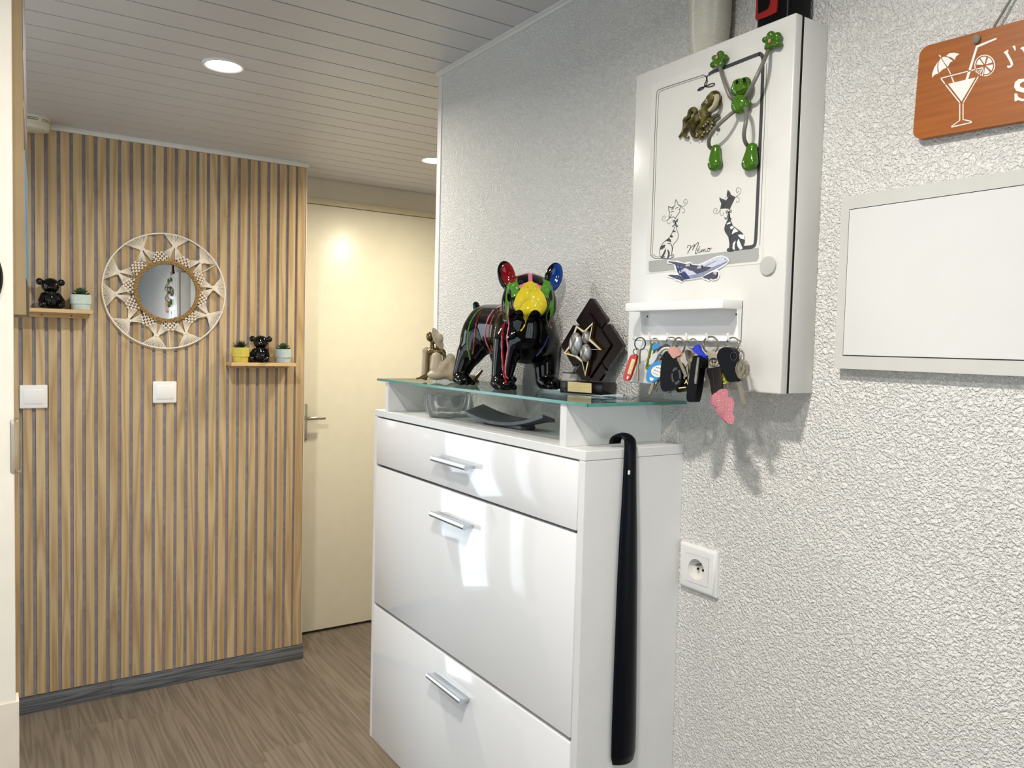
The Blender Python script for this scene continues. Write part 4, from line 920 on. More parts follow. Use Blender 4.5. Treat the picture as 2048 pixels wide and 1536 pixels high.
SIGNW.l(SIGNW.ramp(_n.outputs[0], [(0.3, lin('#8f4a0a')), (0.55, lin('#9f560c')), (0.8, lin('#aa6012'))]), SIGNW.b.inputs['Base Color']); SIGNW = SIGNW.m
bd = link('board', MB().prism(out, (0.011, 0, 0)), SIGNW, sg, smooth=0)
zS = zoom(1860, 30, 5.91)
def sp(pts, lift=0.0): return [atX(a, b, XR - 0.015 - lift) for a, b in zS(pts)]
SPW = plain('sign_white_paint', '#f0ece4', 0.5, var=0.02)
def spart(name, polys=(), lines=()):
    m = MB()
    for p in polys: m.prism(sp(p, 0.00005), (-0.0003, 0, 0))
    for p, w in lines: m.ribbon(sp(p, 0.00005), w, NX, 0.0003)
    return link(name, m, SPW, bd, smooth=0)
spart('cocktail_print', [[(215, 815), (405, 770), (540, 738), (470, 860), (374, 1022), (300, 925)], [(420, 765), (545, 365), (785, 268), (788, 288), (565, 385), (452, 762)], [(205, 625), (215, 625), (248, 695), (240, 705)], [(248, 730), (262, 730), (292, 800), (276, 805)], [(104, 478), (118, 470), (132, 492), (122, 502)]],
    [([(630, 620), (128, 748)], .0013), ([(128, 748), (178, 815)], .0013), ([(185, 825), (352, 1035)], .0013), ([(630, 622), (582, 705)], .0013), ([(572, 728), (395, 1035)], .0013), ([(353, 1045), (353, 1245), (255, 1318), (255, 1325), (495, 1270), (490, 1258), (392, 1236), (392, 1045)], .0013)])
spart('parasol_print', [[(25, 742), (28, 690), (50, 625), (95, 555), (88, 610), (90, 660), (102, 690), (60, 705)], [(108, 682), (97, 620), (105, 550), (130, 510), (160, 560), (200, 622), (150, 645)], [(138, 505), (165, 492), (210, 500), (275, 545), (240, 560), (210, 615), (170, 560)], [(190, 485), (230, 452), (290, 446), (350, 460), (310, 490), (292, 530), (250, 500)]])
ring = [(648 + 117 * math.cos(a), 597 + 122 * math.sin(a)) for a in np.linspace(math.radians(-250 + 0), math.radians(95), 36)]
segs = []
for a0 in (-175, -122, -65, -8, 50):
    a1 = a0 + 44; pts = [(648 + 16 * math.cos(math.radians(a0 + 22)), 597 + 16 * math.sin(math.radians(a0 + 22)))] + [(648 + 98 * math.cos(math.radians(a)), 597 + 104 * math.sin(math.radians(a))) for a in np.linspace(a0, a1, 6)]
    segs.append(pts)
spart('lime_print', segs, [(ring, .0011), ([(620, 720), (636, 640)], .0011), ([(540, 655), (548, 680), (600, 648)], .0011)])
spart('lettering', [[(872, 440), (922, 410), (930, 425), (918, 440), (975, 545), (985, 585), (965, 615), (930, 628), (910, 615), (915, 600), (935, 598), (945, 605), (955, 585), (945, 555), (895, 465), (880, 455)], [(975, 370), (1000, 360), (1012, 375), (1015, 415), (1005, 425)], [(1065, 395), (1100, 372), (1125, 380), (1180, 530), (1160, 540), (1105, 430), (1090, 412)],
    [(1210, 770), (1185, 778), (1120, 752), (1050, 758), (1005, 795), (994, 850), (1020, 895), (1080, 912), (1150, 925), (1165, 950), (1140, 985), (1090, 990), (1045, 972), (1030, 930), (1000, 928), (1000, 1022), (1020, 1018), (1040, 1005), (1090, 1020), (1180, 1008), (1230, 960), (1222, 905), (1180, 875), (1100, 862), (1065, 845), (1065, 812), (1100, 788), (1150, 800), (1185, 840), (1210, 840)]])
ROPE = plain('twine', '#8a7f70', 0.9, var=0.2, vscale=200)
link('knot', MB().ell(sp([(548, 287)], 0.002)[0], (0.003, 0.0048, 0.0058), 14), ROPE, sg)
c0 = sp([(715, 150)], 0); c1 = sp([(800, 0)], 0); d = np.array(c1[0]) - np.array(c0[0])
link('cord', MB().tube([np.array(c0[0]) + np.array([.008, 0, 0]) - d * 0.15, np.array(c0[0]) + np.array([.006, 0, 0]) + d * 0.3, np.array(c0[0]) + np.array([.008, 0, 0]) + d * 2.6, (XR - 0.004, 0.395, 1.965), (XR - 0.004, 0.375, 1.955), (XR - 0.006, 0.27, 1.795)], 0.0016, 8), ROPE, sg)
link('nail', MB().tube([(XR + 0.005, 0.386, 1.958), (XR - 0.014, 0.386, 1.960)], 0.0015, 8), STEEL, sg)
# ================================================================== painted bulldog
DZ = ZG
HC = np.array([0.946, 1.372, 1.502])                         # head centre
hf = np.array([-0.50, -0.85, 0.10]); hf /= np.linalg.norm(hf)
hr = np.array([0.86, -0.51, 0.0]); hr /= np.linalg.norm(hr); hu = np.cross(hf, hr)
def hp_(u, w, v): return HC + hr * u + hf * w + hu * v
HA = (hr, hf, hu)
def ear_axes(s):
    t = math.radians(14 * s); r = hr * math.cos(t) - hu * math.sin(t); u = hr * math.sin(t) + hu * math.cos(t); return (r, hf, u)
EARR, EARL = hp_(-0.047, -0.016, 0.046), hp_(0.053, -0.016, 0.046)
dog_parts = [
    s_cap((0.957, 1.545, 1.436), (0.963, 1.41, 1.430), 0.056, 0.058),
    (s_ell((0.967, 1.402, 1.420), (0.068, 0.055, 0.060)), 0.02),
    (s_ell((0.918, 1.548, 1.402), (0.027, 0.042, 0.048)), 0.02), (s_ell((0.998, 1.548, 1.402), (0.027, 0.042, 0.048)), 0.02),
    (s_cap((0.962, 1.402, 1.455), (0.948, 1.376, 1.492), 0.054, 0.046), 0.02),
    (s_ell(HC, (0.054, 0.046, 0.050), HA), 0.012),
    (s_ell(hp_(0, 0.034, -0.010), (0.031, 0.019, 0.026), HA), 0.008),
    (s_ell(hp_(-0.018, 0.036, -0.019), (0.021, 0.021, 0.027), HA), 0.003), (s_ell(hp_(0.018, 0.036, -0.019), (0.021, 0.021, 0.027), HA), 0.003),
    (s_ell(hp_(0, 0.045, 0.009), (0.013, 0.009, 0.007), HA), 0.005), (s_ell(hp_(0, 0.040, -0.034), (0.022, 0.017, 0.013), HA), 0.006),
    (s_ell(hp_(-0.040, 0.010, -0.020), (0.018, 0.024, 0.030), HA), 0.010), (s_ell(hp_(0.040, 0.010, -0.020), (0.018, 0.024, 0.030), HA), 0.010),
    (s_ell(hp_(-0.034, 0.030, 0.014), (0.013, 0.010, 0.016), HA), 0.005), (s_ell(hp_(0.034, 0.030, 0.014), (0.013, 0.010, 0.016), HA), 0.005),
    (s_ell(EARR, (0.0190, 0.008, 0.033), ear_axes(-1)), 0.008), (s_ell(EARL, (0.0190, 0.008, 0.033), ear_axes(1)), 0.008),
    (s_cap((0.912, 1.398, 1.405), (0.894, 1.390, 1.325), 0.031, 0.0215), 0.012), (s_ell((0.889, 1.376, 1.3195), (0.0245, 0.029, 0.0155)), 0.006),
    (s_cap((1.012, 1.398, 1.405), (1.008, 1.390, 1.325), 0.031, 0.0215), 0.012), (s_ell((1.010, 1.374, 1.3195), (0.0245, 0.029, 0.0155)), 0.006),
    (s_cap((0.912, 1.560, 1.375), (0.897, 1.568, 1.330), 0.027, 0.018), 0.012), (s_ell((0.893, 1.552, 1.3195), (0.0205, 0.029, 0.0130)), 0.006),
    (s_cap((1.003, 1.560, 1.375), (1.012, 1.568, 1.330), 0.027, 0.018), 0.012), (s_ell((1.014, 1.552, 1.3195), (0.0205, 0.029, 0.0130)), 0.006),
    (s_cap((0.955, 1.590, 1.470), (0.948, 1.592, 1.492), 0.012, 0.0075), 0.006)]
for cx, cy in ((0.888, 1.352), (1.010, 1.350), (0.893, 1.528)):
    for t in (-0.013, 0, 0.013): dog_parts.append((s_cap((cx + t, cy + 0.016, DZ + 0.009), (cx + t * 1.15, cy + 0.002, DZ + 0.006), 0.0065, 0.006), 0.003))
dog_body = blend(dog_parts, 0.02, DZ)
def surf_w(u_, v_):
    lo_, hi_ = 0.02, 0.09
    for _ in range(30):
        md_w = (lo_ + hi_) / 2; q = hp_(u_, md_w, v_)
        if dog_body(q[0], q[1], q[2]) < 0: lo_ = md_w
        else: hi_ = md_w
    return lo_
GROOVES = [([(0, 0.002), (0, -0.006), (0, -0.013)], 0.0021)] + [([(s * x, y) for x, y in ((0, -0.013), (0.008, -0.0165), (0.015, -0.0235), (0.0195, -0.033))], 0.0022) for s in (-1, 1)]
GROOVES += [([(s * x0, y0), (s * x1, y1)], 0.0013) for s in (-1, 1) for x0, y0, x1, y1 in ((0.019, 0.000, 0.028, -0.008), (0.021, -0.008, 0.031, -0.016), (0.023, -0.016, 0.033, -0.024))]
GCAPS = []
for pts_, r_ in GROOVES:
    Q_ = [hp_(a, surf_w(a, b) + 0.0004, b) for a, b in pts_]
    GCAPS += [s_cap(Q_[i], Q_[i + 1], r_, r_) for i in range(len(Q_) - 1)]
for s in (-1, 1): w_ = surf_w(s * 0.0058, 0.010); GCAPS.append(s_cap(hp_(s * 0.0058, w_ + .001, 0.010), hp_(s * 0.0058, w_ - .003, 0.010), 0.002, 0.002))
def dog_fn(X, Y, Z):
    d = dog_body(X, Y, Z)
    # ear hollows, mouth line and nose wrinkles pressed in
    for c, s in ((EARR, -1), (EARL, 1)):
        e = s_ell(c + hf * 0.011, (0.0145, 0.0075, 0.024), ear_axes(s))(X, Y, Z); d = -smin(-d, e, 0.003)
    for g in GCAPS: d = -smin(-d, g(X, Y, Z), 0.0012)
    return d
dogmat = NT('bulldog_glaze').set('#030303', 0.07, 0, **{'Specular IOR Level': 0.38})
prev = None
for an, colr in (('paint_pink', '#d9788e'), ('paint_green', '#528a2c'), ('paint_yellow', '#d9c32c'), ('paint_red', '#7d0f14'), ('paint_blue', '#123a82')):
    at_ = dogmat.n('ShaderNodeAttribute', attribute_name=an); gt = dogmat.n('ShaderNodeMath', operation='GREATER_THAN'); gt.inputs[1].default_value = 0.0; dogmat.l(at_.outputs['Fac'], gt.inputs[0])
    mx = dogmat.n('ShaderNodeMix', data_type='RGBA'); dogmat.l(gt.outputs[0], mx.inputs['Factor'])
    if prev is None: mx.inputs['A'].default_value = lin('#030303')
    else: dogmat.l(prev, mx.inputs['A'])
    mx.inputs[6].default_value = mx.inputs[6].default_value
    mx.inputs[7].default_value = lin(colr)
    if prev is None: mx.inputs[6].default_value = lin('#030303')
    else: dogmat.l(prev, mx.inputs[6])
    prev = mx.outputs[2]
dogmat.l(prev, dogmat.b.inputs['Base Color'])
dog = thing('bulldog_figurine', (0.95, 1.47, DZ), 'glossy black bulldog figurine with bright paint drips and yellow muzzle', 'figurine')
body, V = sdf_obj('body', dog_fn, (0.855, 1.295, DZ - 0.003), (1.049, 1.612, 1.60), 0.0019, dogmat.m, dog)
rel = V - HC; u, w, v = rel @ hr, rel @ hf, rel @ hu
def set_attr(o, name, vals):
    a = o.data.attributes.new(name, 'FLOAT', 'POINT'); a.data.foreach_set('value', np.asarray(vals, dtype=np.float32))
drip = -0.0475 + 0.012 * np.abs(np.sin(u * 95 + 0.6)) - 0.012 * np.exp(-((u + 0.008) / 0.005) ** 2)
yel = np.minimum.reduce([1 - (u / np.clip(0.0275 - 0.32 * v, 0.012, 0.036)) ** 2 - ((v + 0.014) / 0.040) ** 2, (w - 0.020) * 60, (v - drip) * 60])
set_attr(body, 'paint_yellow', yel)
au = np.abs(u)
grn = np.maximum(1 - ((au - 0.035) / 0.0125) ** 2 - ((v - 0.017) / 0.026) ** 2, 1 - ((au - 0.046) / 0.0042) ** 2 - ((v + 0.018) / 0.035) ** 2)
grn = np.minimum(grn, (w - 0.002) * 80); grn = np.minimum(grn, ((au - 0.043) / 0.004) ** 2 + ((v + 0.004) / 0.013) ** 2 - 1)
grn = np.minimum(grn, ((au - 0.0165) / 0.0105) ** 2 + ((v - 0.028) / 0.0145) ** 2 - 1)
set_attr(body, 'paint_green', grn)
pk = np.maximum.reduce([np.minimum((0.0042 - au) * 200, (v - 0.012) * 100), np.minimum((v - 0.0440 - 0.003 * np.cos(u * 140)) * 100, (w + 0.012) * 100), np.minimum(1 - (u / 0.024) ** 2 - ((v - 0.014) / 0.0095) ** 2, (w - .03) * 50)])
pk = np.minimum(pk, (0.037 - au) * 100)
set_attr(body, 'paint_pink', pk)
for nm, c, s in (('paint_red', EARR, -1), ('paint_blue', EARL, 1)):
    ea = ear_axes(s); q = V - c; eu, ew, ev = q @ ea[0], q @ ea[1], q @ ea[2]
    fld = np.minimum.reduce([1 - ((eu + 0.004 * (1 if s < 0 else -1) * -1) / 0.0155) ** 2 - (ev / 0.026) ** 2, (ew + 0.004) * 120])
    if s > 0: fld = np.minimum.reduce([1 - ((eu - 0.004) / 0.019) ** 2 - (ev / 0.031) ** 2, (ew + 0.006) * 120, (eu + 0.006) * 120])
    set_attr(body, nm, fld)
zB = zoom(820, 500, 4.452)
for nm, pts, colr, r in (('green_drip', [(650, 515), (600, 550), (560, 605), (530, 670), (515, 750), (512, 850), (525, 920), (535, 975)], '#4c8a26', .0016),
    ('dark_red_drip', [(645, 530), (610, 600), (590, 670), (577, 760), (570, 850), (562, 925)], '#7d0f14', .0016), ('pink_drip', [(840, 492), (780, 515), (730, 555), (690, 630), (668, 720), (672, 800), (700, 870), (728, 910)], '#d9788e', .0017),
    ('orange_drip', [(835, 518), (780, 550), (735, 610), (708, 690), (703, 780), (720, 850), (735, 890)], '#b4532a', .0013), ('mauve_drip', [(832, 540), (785, 600), (765, 680), (752, 760), (750, 810)], '#8b7a7d', .0008),
    ('red_drip', [(848, 640), (828, 700), (820, 780), (820, 880), (825, 980), (832, 1080), (845, 1140), (855, 1195)], '#8e141c', .0024), ('pink_drip', [(878, 500), (872, 580), (880, 660), (870, 730), (862, 790), (872, 880), (858, 960), (848, 1050), (852, 1120), (872, 1145)], '#d9788e', .0014),
    ('yellow_drip', [(1028, 525), (1035, 580), (1030, 640), (1010, 690), (985, 722)], '#d9c32c', .0015), ('green_drip', [(1255, 450), (1240, 520), (1215, 580), (1220, 640), (1235, 685)], '#4c8a26', .0014), ('pink_drip', [(1248, 585), (1240, 640), (1258, 695)], '#d9788e', .0010), ('blue_drip', [(1230, 770), (1200, 840), (1170, 890), (1125, 945)], '#15356e', .0012)):
    P = []
    for a, b in zB(pts):
        q = march(dog_fn, a, b)
        if q is not None and q[1] > 1.25: P.append(q)
    if len(P) > 1: 
        P = smooth_path(P, 5); link(nm, MB().tube(P, [r * (1 - 0.25 * math.sin(i * 1.3)) for i in range(len(P) - 1)] + [r * 1.3], 8), plain('paint_' + nm, colr, 0.1, var=0), dog)
for s in (-1, 1):
    link('eye', MB().ell(hp_(s * 0.0195, 0.0375, 0.023), (0.006, 0.006, 0.005), 12, HA), BLKGLAZE, dog)

# ================================================================== seated couple figurine
cpl = np.array([0.900, 1.690, ZG]); CU = np.array([0.86, -0.51, 0.0]); CU /= np.linalg.norm(CU); CW = np.array([-0.51, -0.86, 0.0]); CW /= np.linalg.norm(CW); CV = np.array([0, 0, 1.0])
cs = 0.00117      # metres per photo pixel at this distance
def cq(px, py, w=0.0): return cpl + CU * (px - 866) * cs + CV * (761 - py) * cs + CW * w
DRESS = plain('ivory_resin', '#c8b699', 0.5, var=0.06, vscale=60, bump=0.1, bscale=900); BRONZE = plain('bronze_resin', '#6d5a34', 0.25, 0.55, var=0.15, vscale=90)
cp_ = thing('couple_figurine', cpl, 'small figurine of a seated couple in pale dress and hat', 'figurine')
zF2 = zoom(820, 640, 10.97)
def c2(x, y, w=0.0): q = zF2([(x, y)])[0]; return cq(q[0], q[1], w)
fn = blend([s_cap(c2(500, 760, .004), c2(500, 1000, .002), 0.0125, 0.0155), s_ell(c2(520, 1170, 0), (0.024, 0.020, 0.013), (CU, CW, CV)), s_cap(c2(520, 1150, .004), c2(820, 780, .010), 0.013, 0.010), s_cap(c2(820, 780, .010), c2(930, 1180, .004), 0.010, 0.013), s_ell(c2(800, 1130, 0), (0.026, 0.016, 0.014), (CU, CW, CV)), s_ell(c2(720, 1020, .004), (0.018, 0.012, 0.020), (CU, CW, CV)), s_ell(c2(900, 1050, .004), (0.012, 0.012, 0.018), (CU, CW, CV)), s_cap(c2(860, 1200, 0), c2(1340, 1215, -.004), 0.012, 0.007),
    s_cap(c2(240, 620, -.008), c2(210, 1180, -.012), 0.0072, 0.0062), s_cap(c2(250, 610, -.008), c2(420, 640, -.010), 0.0085, 0.010), s_cap(c2(420, 700, -.012), c2(440, 1050, -.012), 0.011, 0.013)], 0.0035, ZG)
sdf_obj('clothes', fn, cpl - [0.085, 0.085, 0.004], cpl + [0.085, 0.085, 0.115], 0.0014, DRESS, cp_)
fn = blend([s_ell(c2(335, 310, 0), (0.0082, 0.0090, 0.0118), (CU, CW, CV)), s_cap(c2(390, 440, -.003), c2(400, 580, -.004), 0.0046, 0.0060), s_cap(c2(400, 600, -.002), c2(350, 660, 0), 0.006, 0.007)], 0.003)
sdf_obj('man_head', fn, cpl - [0.06, 0.06, 0], cpl + [0.06, 0.06, 0.125], 0.0013, BRONZE, cp_)
fn = blend([s_ell(c2(455, 390, .006), (0.0064, 0.0075, 0.0090), (CU, CW, CV)), s_cap(c2(505, 480, .002), c2(515, 600, .001), 0.0036, 0.0046), s_cap(c2(430, 650, .002), c2(620, 640, .002), 0.0072, 0.0076), s_cap(c2(660, 660, .002), c2(690, 780, .010), 0.0052, 0.0048), s_cap(c2(690, 780, .010), c2(650, 960, .012), 0.0045, 0.0036)], 0.003)
sdf_obj('woman_head', fn, cpl - [0.06, 0.06, 0], cpl + [0.06, 0.06, 0.125], 0.0013, BRONZE, cp_)
ha = c2(405, 120, .010); hb = c2(640, 590, .004); hm = (np.array(ha) + np.array(hb)) / 2; ht = np.array(hb) - np.array(ha); hl = np.linalg.norm(ht) / 2; ht = ht / np.linalg.norm(ht)
hn = np.cross(CW, ht); hn = hn / np.linalg.norm(hn); hn = hn if hn @ CU > 0 else -hn
hn2 = hn * 0.95 + CW * 0.30; hn2 /= np.linalg.norm(hn2); hw = np.cross(hn2, ht)
link('hat', MB().lathe([(hl, -0.001), (hl, 0.0002), (hl * .55, 0.0026), (hl * .40, 0.0045), (hl * .36, 0.0095), (hl * .22, 0.0125), (0.0001, 0.0132)], 28, hm, (ht, hw, hn2)), DRESS, cp_, smooth=70)
fn = blend([s_cap(c2(300, 640, -.004), c2(290, 1190, -.006), 0.0050, 0.0042), s_cap(c2(290, 1200, -.006), c2(60, 1270, -.004), 0.0040, 0.0022), s_cap(c2(200, 1230, -.004), c2(260, 1270, -.004), 0.005, 0.004)], 0.004, ZG)
sdf_obj('arm', fn, cpl - [0.08, 0.08, 0.004], cpl + [0.04, 0.08, 0.1], 0.0013, BRONZE, cp_)
fn = blend([s_cap(c2(1390, 1230, -.004), c2(1530, 1060, -.006), 0.0055, 0.0032), s_cap(c2(1330, 1290, 0), c2(1440, 1300, 0), 0.0050, 0.0042)], 0.004, ZG)
sdf_obj('foot', fn, cpl + [0.0, -0.09, -0.004], cpl + [0.10, 0.03, 0.05], 0.0014, BRONZE, cp_)

# ================================================================== trophy with three boules
TL, TM = np.array([0.9585, 1.2715, ZG]), np.array([0.9925, 1.1805, ZG])
tt = TM - TL; tw = np.linalg.norm(tt); tt /= tw; tn = np.array([tt[1], -tt[0], 0.0]); tn = tn if tn[0] < 0 else -tn; tv = np.array([0, 0, 1.0])
MAHO = plain('dark_mahogany', '#15060a', 0.12, var=0.25, vscale=30, **{'Specular IOR Level': 0.35}); GOLD = plain('trophy_gold', '#b08d2c', 0.25, 0.85, var=0.08); GOLDE = plain('trophy_pale_edge', '#e8dfc4', 0.3, 0.3, var=0.03); BOULE = plain('boule_silver', '#b4b7b8', 0.38, 0.7, var=0.06)
tro = thing('petanque_trophy', (TL + TM) / 2 - tn * 0.024, 'dark wood diamond trophy with gold star and three silver boules', 'trophy')
bh = 0.0240
bc = (TL + TM) / 2 - tn * 0.029 + tv * bh / 2
base = link('base', MB().obox(bc, tt, tn, tv, tw, 0.058, bh, 0.0012), MAHO, tro)
pz = zoom(1110, 590, 7.313)
P1 = (TL + TM) / 2 + tn * 0.0003
def tp(pts, off): return [atP(a, b, P1 + tn * off, tn) for a, b in pz(pts)]
nb = link('name_plate', MB().prism(tp([(188, 1265), (535, 1292), (535, 1435), (188, 1408)], 0.0), tn * 0.0006), plain('plate_gold', '#e9d9a0', 0.35, 0.35, var=0.04), base, smooth=0)
m = MB()
for y, x0, x1 in ((1302, 275, 440), (1350, 208, 515), (1390, 280, 400)):
    pts = []; nn = int((x1 - x0) / 9)
    for i in range(nn + 1):
        x = x0 + (x1 - x0) * i / nn; pts.append((x, y + (x - 188) * 0.0 + ((-9, 8, -4, 9)[i % 4]) * (0.8 + 0.4 * ((i * 7) % 3) / 2)))
    for i in range(0, len(pts) - 2, 4): m.ribbon(tp(pts[i:i + 3], 0.0007), 0.0005, tn, 0.0001)
link('engraving', m, plain('engraving_ochre', '#b88a3c', 0.5, var=0), nb, smooth=0)
POFF = -0.020       # plaque front face, behind the base front
def plaque(name, pts, off, th): return link(name, MB().prism(tp(pts, off), -tn * th), MAHO, tro, smooth=0)
plaque('diamond_plaque', [(510, 52), (550, 52), (757, 350), (757, 375), (560, 640), (515, 640), (312, 385), (312, 365)], POFF, 0.012)
plaque('diamond_plaque', [(265, 442), (320, 442), (525, 740), (300, 1040), (265, 1045), (92, 750), (92, 728)], POFF, 0.012)
plaque('diamond_plaque', [(740, 425), (800, 425), (998, 735), (998, 755), (785, 1058), (735, 1060), (560, 740)], POFF, 0.012)
plaque('diamond_plaque', [(530, 800), (560, 800), (745, 1105), (640, 1258), (395, 1245), (305, 1110)], POFF, 0.012)
plaque('centre_plaque', [(485, 262), (500, 262), (808, 730), (808, 745), (500, 1215), (480, 1215), (175, 745), (175, 730)], POFF + 0.006, 0.008)
star = [(345, 448), (460, 525), (588, 402), (548, 640), (716, 803), (545, 800), (530, 960), (476, 1188), (428, 985), (330, 905), (160, 855), (230, 760)]
so_ = POFF + 0.0065
sm_ = MB(); SP = tp(star, so_)
cen = np.mean(np.array(SP), 0)
inner = [p + (cen - p) / np.linalg.norm(cen - p) * 0.0050 for p in np.array(SP)]
k = len(SP); th_ = tn * 0.009
vsx = [np.array(p) for p in SP] + inner + [np.array(p) + th_ for p in SP] + [p + th_ for p in inner]; fsx = []
for i in range(k):
    j = (i + 1) % k
    fsx += [(i, j, j + 2 * k, i + 2 * k), (i + k, j + k, j + 3 * k, i + 3 * k), (i, j, j + k, i + k)]
sm_.add(vsx, fsx); st_ = link('star', sm_, GOLD, tro, smooth=0)
ee = MB().add([vsx[i + 2 * k] for i in range(k)] + [vsx[i + 3 * k] for i in range(k)], [(i, (i + 1) % k, (i + 1) % k + k, i + k) for i in range(k)])
link('star_face', MB().add([p + tn * 0.0002 for p in map(np.array, ee.v)], ee.f), GOLDE, st_, smooth=0)
link('star_fill', MB().prism(tp([(200, 780), (250, 860), (365, 905), (440, 985), (478, 1180), (428, 985), (330, 915), (160, 860)], so_), tn * 0.007), GOLD, st_, smooth=0)
for (x, y, rr_, off) in ((305, 715, 0.0225, 0.010), (450, 848, 0.0178, 0.012), (462, 620, 0.0140, 0.005)):
    c = np.array(tp([(x, y)], so_ + off)[0]); bo = link('boule', MB().ell(c, (rr_ * .66, .011, rr_), 28, (tt, tn, tv)), BOULE, tro, smooth=180)
    for s in (-1, 1):
        ln = MB()
        for d in (-0.0016, 0.0, 0.0016):
            ax_ = (tt * 0.80 + tv * 0.60 * s); ax_ /= np.linalg.norm(ax_); o1 = np.cross(ax_, tn); rd = 1.0
            dd = d / rr_ * 1.1; rd = math.sqrt(1 - dd * dd); q0 = [ax_ * dd + (o1 * math.cos(a) + tn * math.sin(a)) * rd for a in np.linspace(0, 2 * math.pi, 40, endpoint=False)]; ln.tube([c + tt * (q @ tt) * rr_ * .66 + tn * (q @ tn) * .011 + tv * (q @ tv) * rr_ for q in q0], 0.0004, 5, True)
        link('groove', ln, plain('groove_brown%d' % s, '#7a5a26', 0.4, 0.5, var=0), bo)
# small pale box behind the trophy
pb = atP(1126, 764, (1.020, 1.28, ZG), (1, 0, 0))
wbx = link('small_box', MB().box(1.016, 1.046, pb[1] - 0.052, pb[1] - 0.002, ZG, ZG + 0.0365, 0.0008), plain('card_white', '#cfcac3', 0.6, var=0.03), None); tag(wbx, 'small pale box standing between bulldog and trophy', 'box')
link('lid', MB().box(1.0155, 1.0465, pb[1] - 0.0525, pb[1] - 0.0015, ZG + 0.0366, ZG + 0.0382, 0.0004, 1), plain('card_red_edge', '#5d2a2a', 0.5), wbx)

# ================================================================== under the glass shelf
ASH = thin_glass('crystal_glass', (0.97, 0.98, 0.975, 1), 0.05, 0.9)
_nt = ASH.node_tree; _o = _nt.nodes['Material Output']; _src = _o.inputs[0].links[0].from_socket; _df = _nt.nodes.new('ShaderNodeBsdfDiffuse'); _df.inputs[0].default_value = (0.75, 0.77, 0.75, 1); _mx = _nt.nodes.new('ShaderNodeMixShader'); _mx.inputs[0].default_value = 0.10
_nt.links.new(_src, _mx.inputs[1]); _nt.links.new(_df.outputs[0], _mx.inputs[2]); _nt.links.new(_mx.outputs[0], _o.inputs[0])
ac = np.array([0.900, 1.625, CZ1])
def lob(a, i): return 1 + (0.05 if i < 7 else 0.03) * math.cos(6 * a)
ash = link('glass_ashtray', MB().lathe([(0.036, 0.0005), (0.046, 0.003), (0.049, 0.010), (0.0525, 0.030), (0.0545, 0.050), (0.053, 0.055), (0.050, 0.0555), (0.043, 0.052), (0.036, 0.026), (0.026, 0.014), (0.0001, 0.012)], 72, ac, None, lob), ASH, None, smooth=60)
tag(ash, 'thick clear glass ashtray under the glass shelf', 'ashtray')
m = MB()
for j in range(6):
    a = 2 * math.pi * (j + .5) / 6; m.tube([ac + np.array([0.0505 * math.cos(a), 0.0505 * math.sin(a), 0.006]), ac + np.array([0.0555 * math.cos(a), 0.0555 * math.sin(a), 0.032]), ac + np.array([0.0545 * math.cos(a), 0.0545 * math.sin(a), 0.054])], 0.0022, 8)
    link('rib', m, ASH, ash); m = MB()

DISH = plain('graphite_metal', '#5d5f64', 0.42, 0.35, var=0.12, vscale=90)
dc = np.array([0.912, 1.385, CZ1]); da = math.radians(4); dL, dW = 0.104, 0.060
DU = np.array([math.sin(da), -math.cos(da), 0]); DVx = np.array([math.cos(da), math.sin(da), 0])
DC_ = {(-1, -1): (0.880, 1.514, .024), (-1, 1): (0.939, 1.533, .037), (1, -1): (0.900, 1.247, .039), (1, 1): (0.951, 1.275, .026)}
def dish_p(a, b):
    p = sum(np.array(DC_[i, j]) * (1 + a * i) / 2 * (1 + b * j) / 2 for i in (-1, 1) for j in (-1, 1))
    p[2] += CZ1 - (1 - a * a) * (0.0160 - 0.0040 * b) - 0.008 * (1 - a * a) * (1 - b * b); return p
def dish_z(a, b): return 0.0130 + 0.026 * abs(a) ** 2.0 + 0.006 * b * b - 0.004 * (1 - a * a) * (1 - b * b) - 0.009 * a * b
m = MB(); n1_, n2_ = 24, 12; vs_, fs_ = [], []
for lay in (0, 1):
    for i in range(n1_ + 1):
        for j in range(n2_ + 1):
            a = -1 + 2 * i / n1_; b = -1 + 2 * j / n2_
            wd = dW * (0.80 + 0.20 * a * a)
            vs_.append(dish_p(a, b) - np.array([0, 0, 0.0065 if lay else 0]))
q = (n1_ + 1) * (n2_ + 1); idx_ = lambda i, j, l: l * q + i * (n2_ + 1) + j
for i in range(n1_):
    for j in range(n2_):
        fs_ += [(idx_(i, j, 0), idx_(i + 1, j, 0), idx_(i + 1, j + 1, 0), idx_(i, j + 1, 0)), (idx_(i, j, 1), idx_(i, j + 1, 1), idx_(i + 1, j + 1, 1), idx_(i + 1, j, 1))]
for i in range(n1_): fs_ += [(idx_(i, 0, 0), idx_(i, 0, 1), idx_(i + 1, 0, 1), idx_(i + 1, 0, 0)), (idx_(i, n2_, 0), idx_(i + 1, n2_, 0), idx_(i + 1, n2_, 1), idx_(i, n2_, 1))]
for j in range(n2_): fs_ += [(idx_(0, j, 0), idx_(0, j + 1, 0), idx_(0, j + 1, 1), idx_(0, j, 1)), (idx_(n1_, j, 0), idx_(n1_, j, 1), idx_(n1_, j + 1, 1), idx_(n1_, j + 1, 0))]
dish = link('curved_dish', m.add(vs_, fs_), DISH, None, smooth=40, org=dc); tag(dish, 'dark graphite curved dish on the cabinet top', 'dish')
link('foot', MB().obox(np.array([0.9165, 1.393, CZ1 + 0.005]), (0, 1, 0), (1, 0, 0), (0, 0, 1), 0.150, 0.038, 0.010, 0.004), DISH, dish)
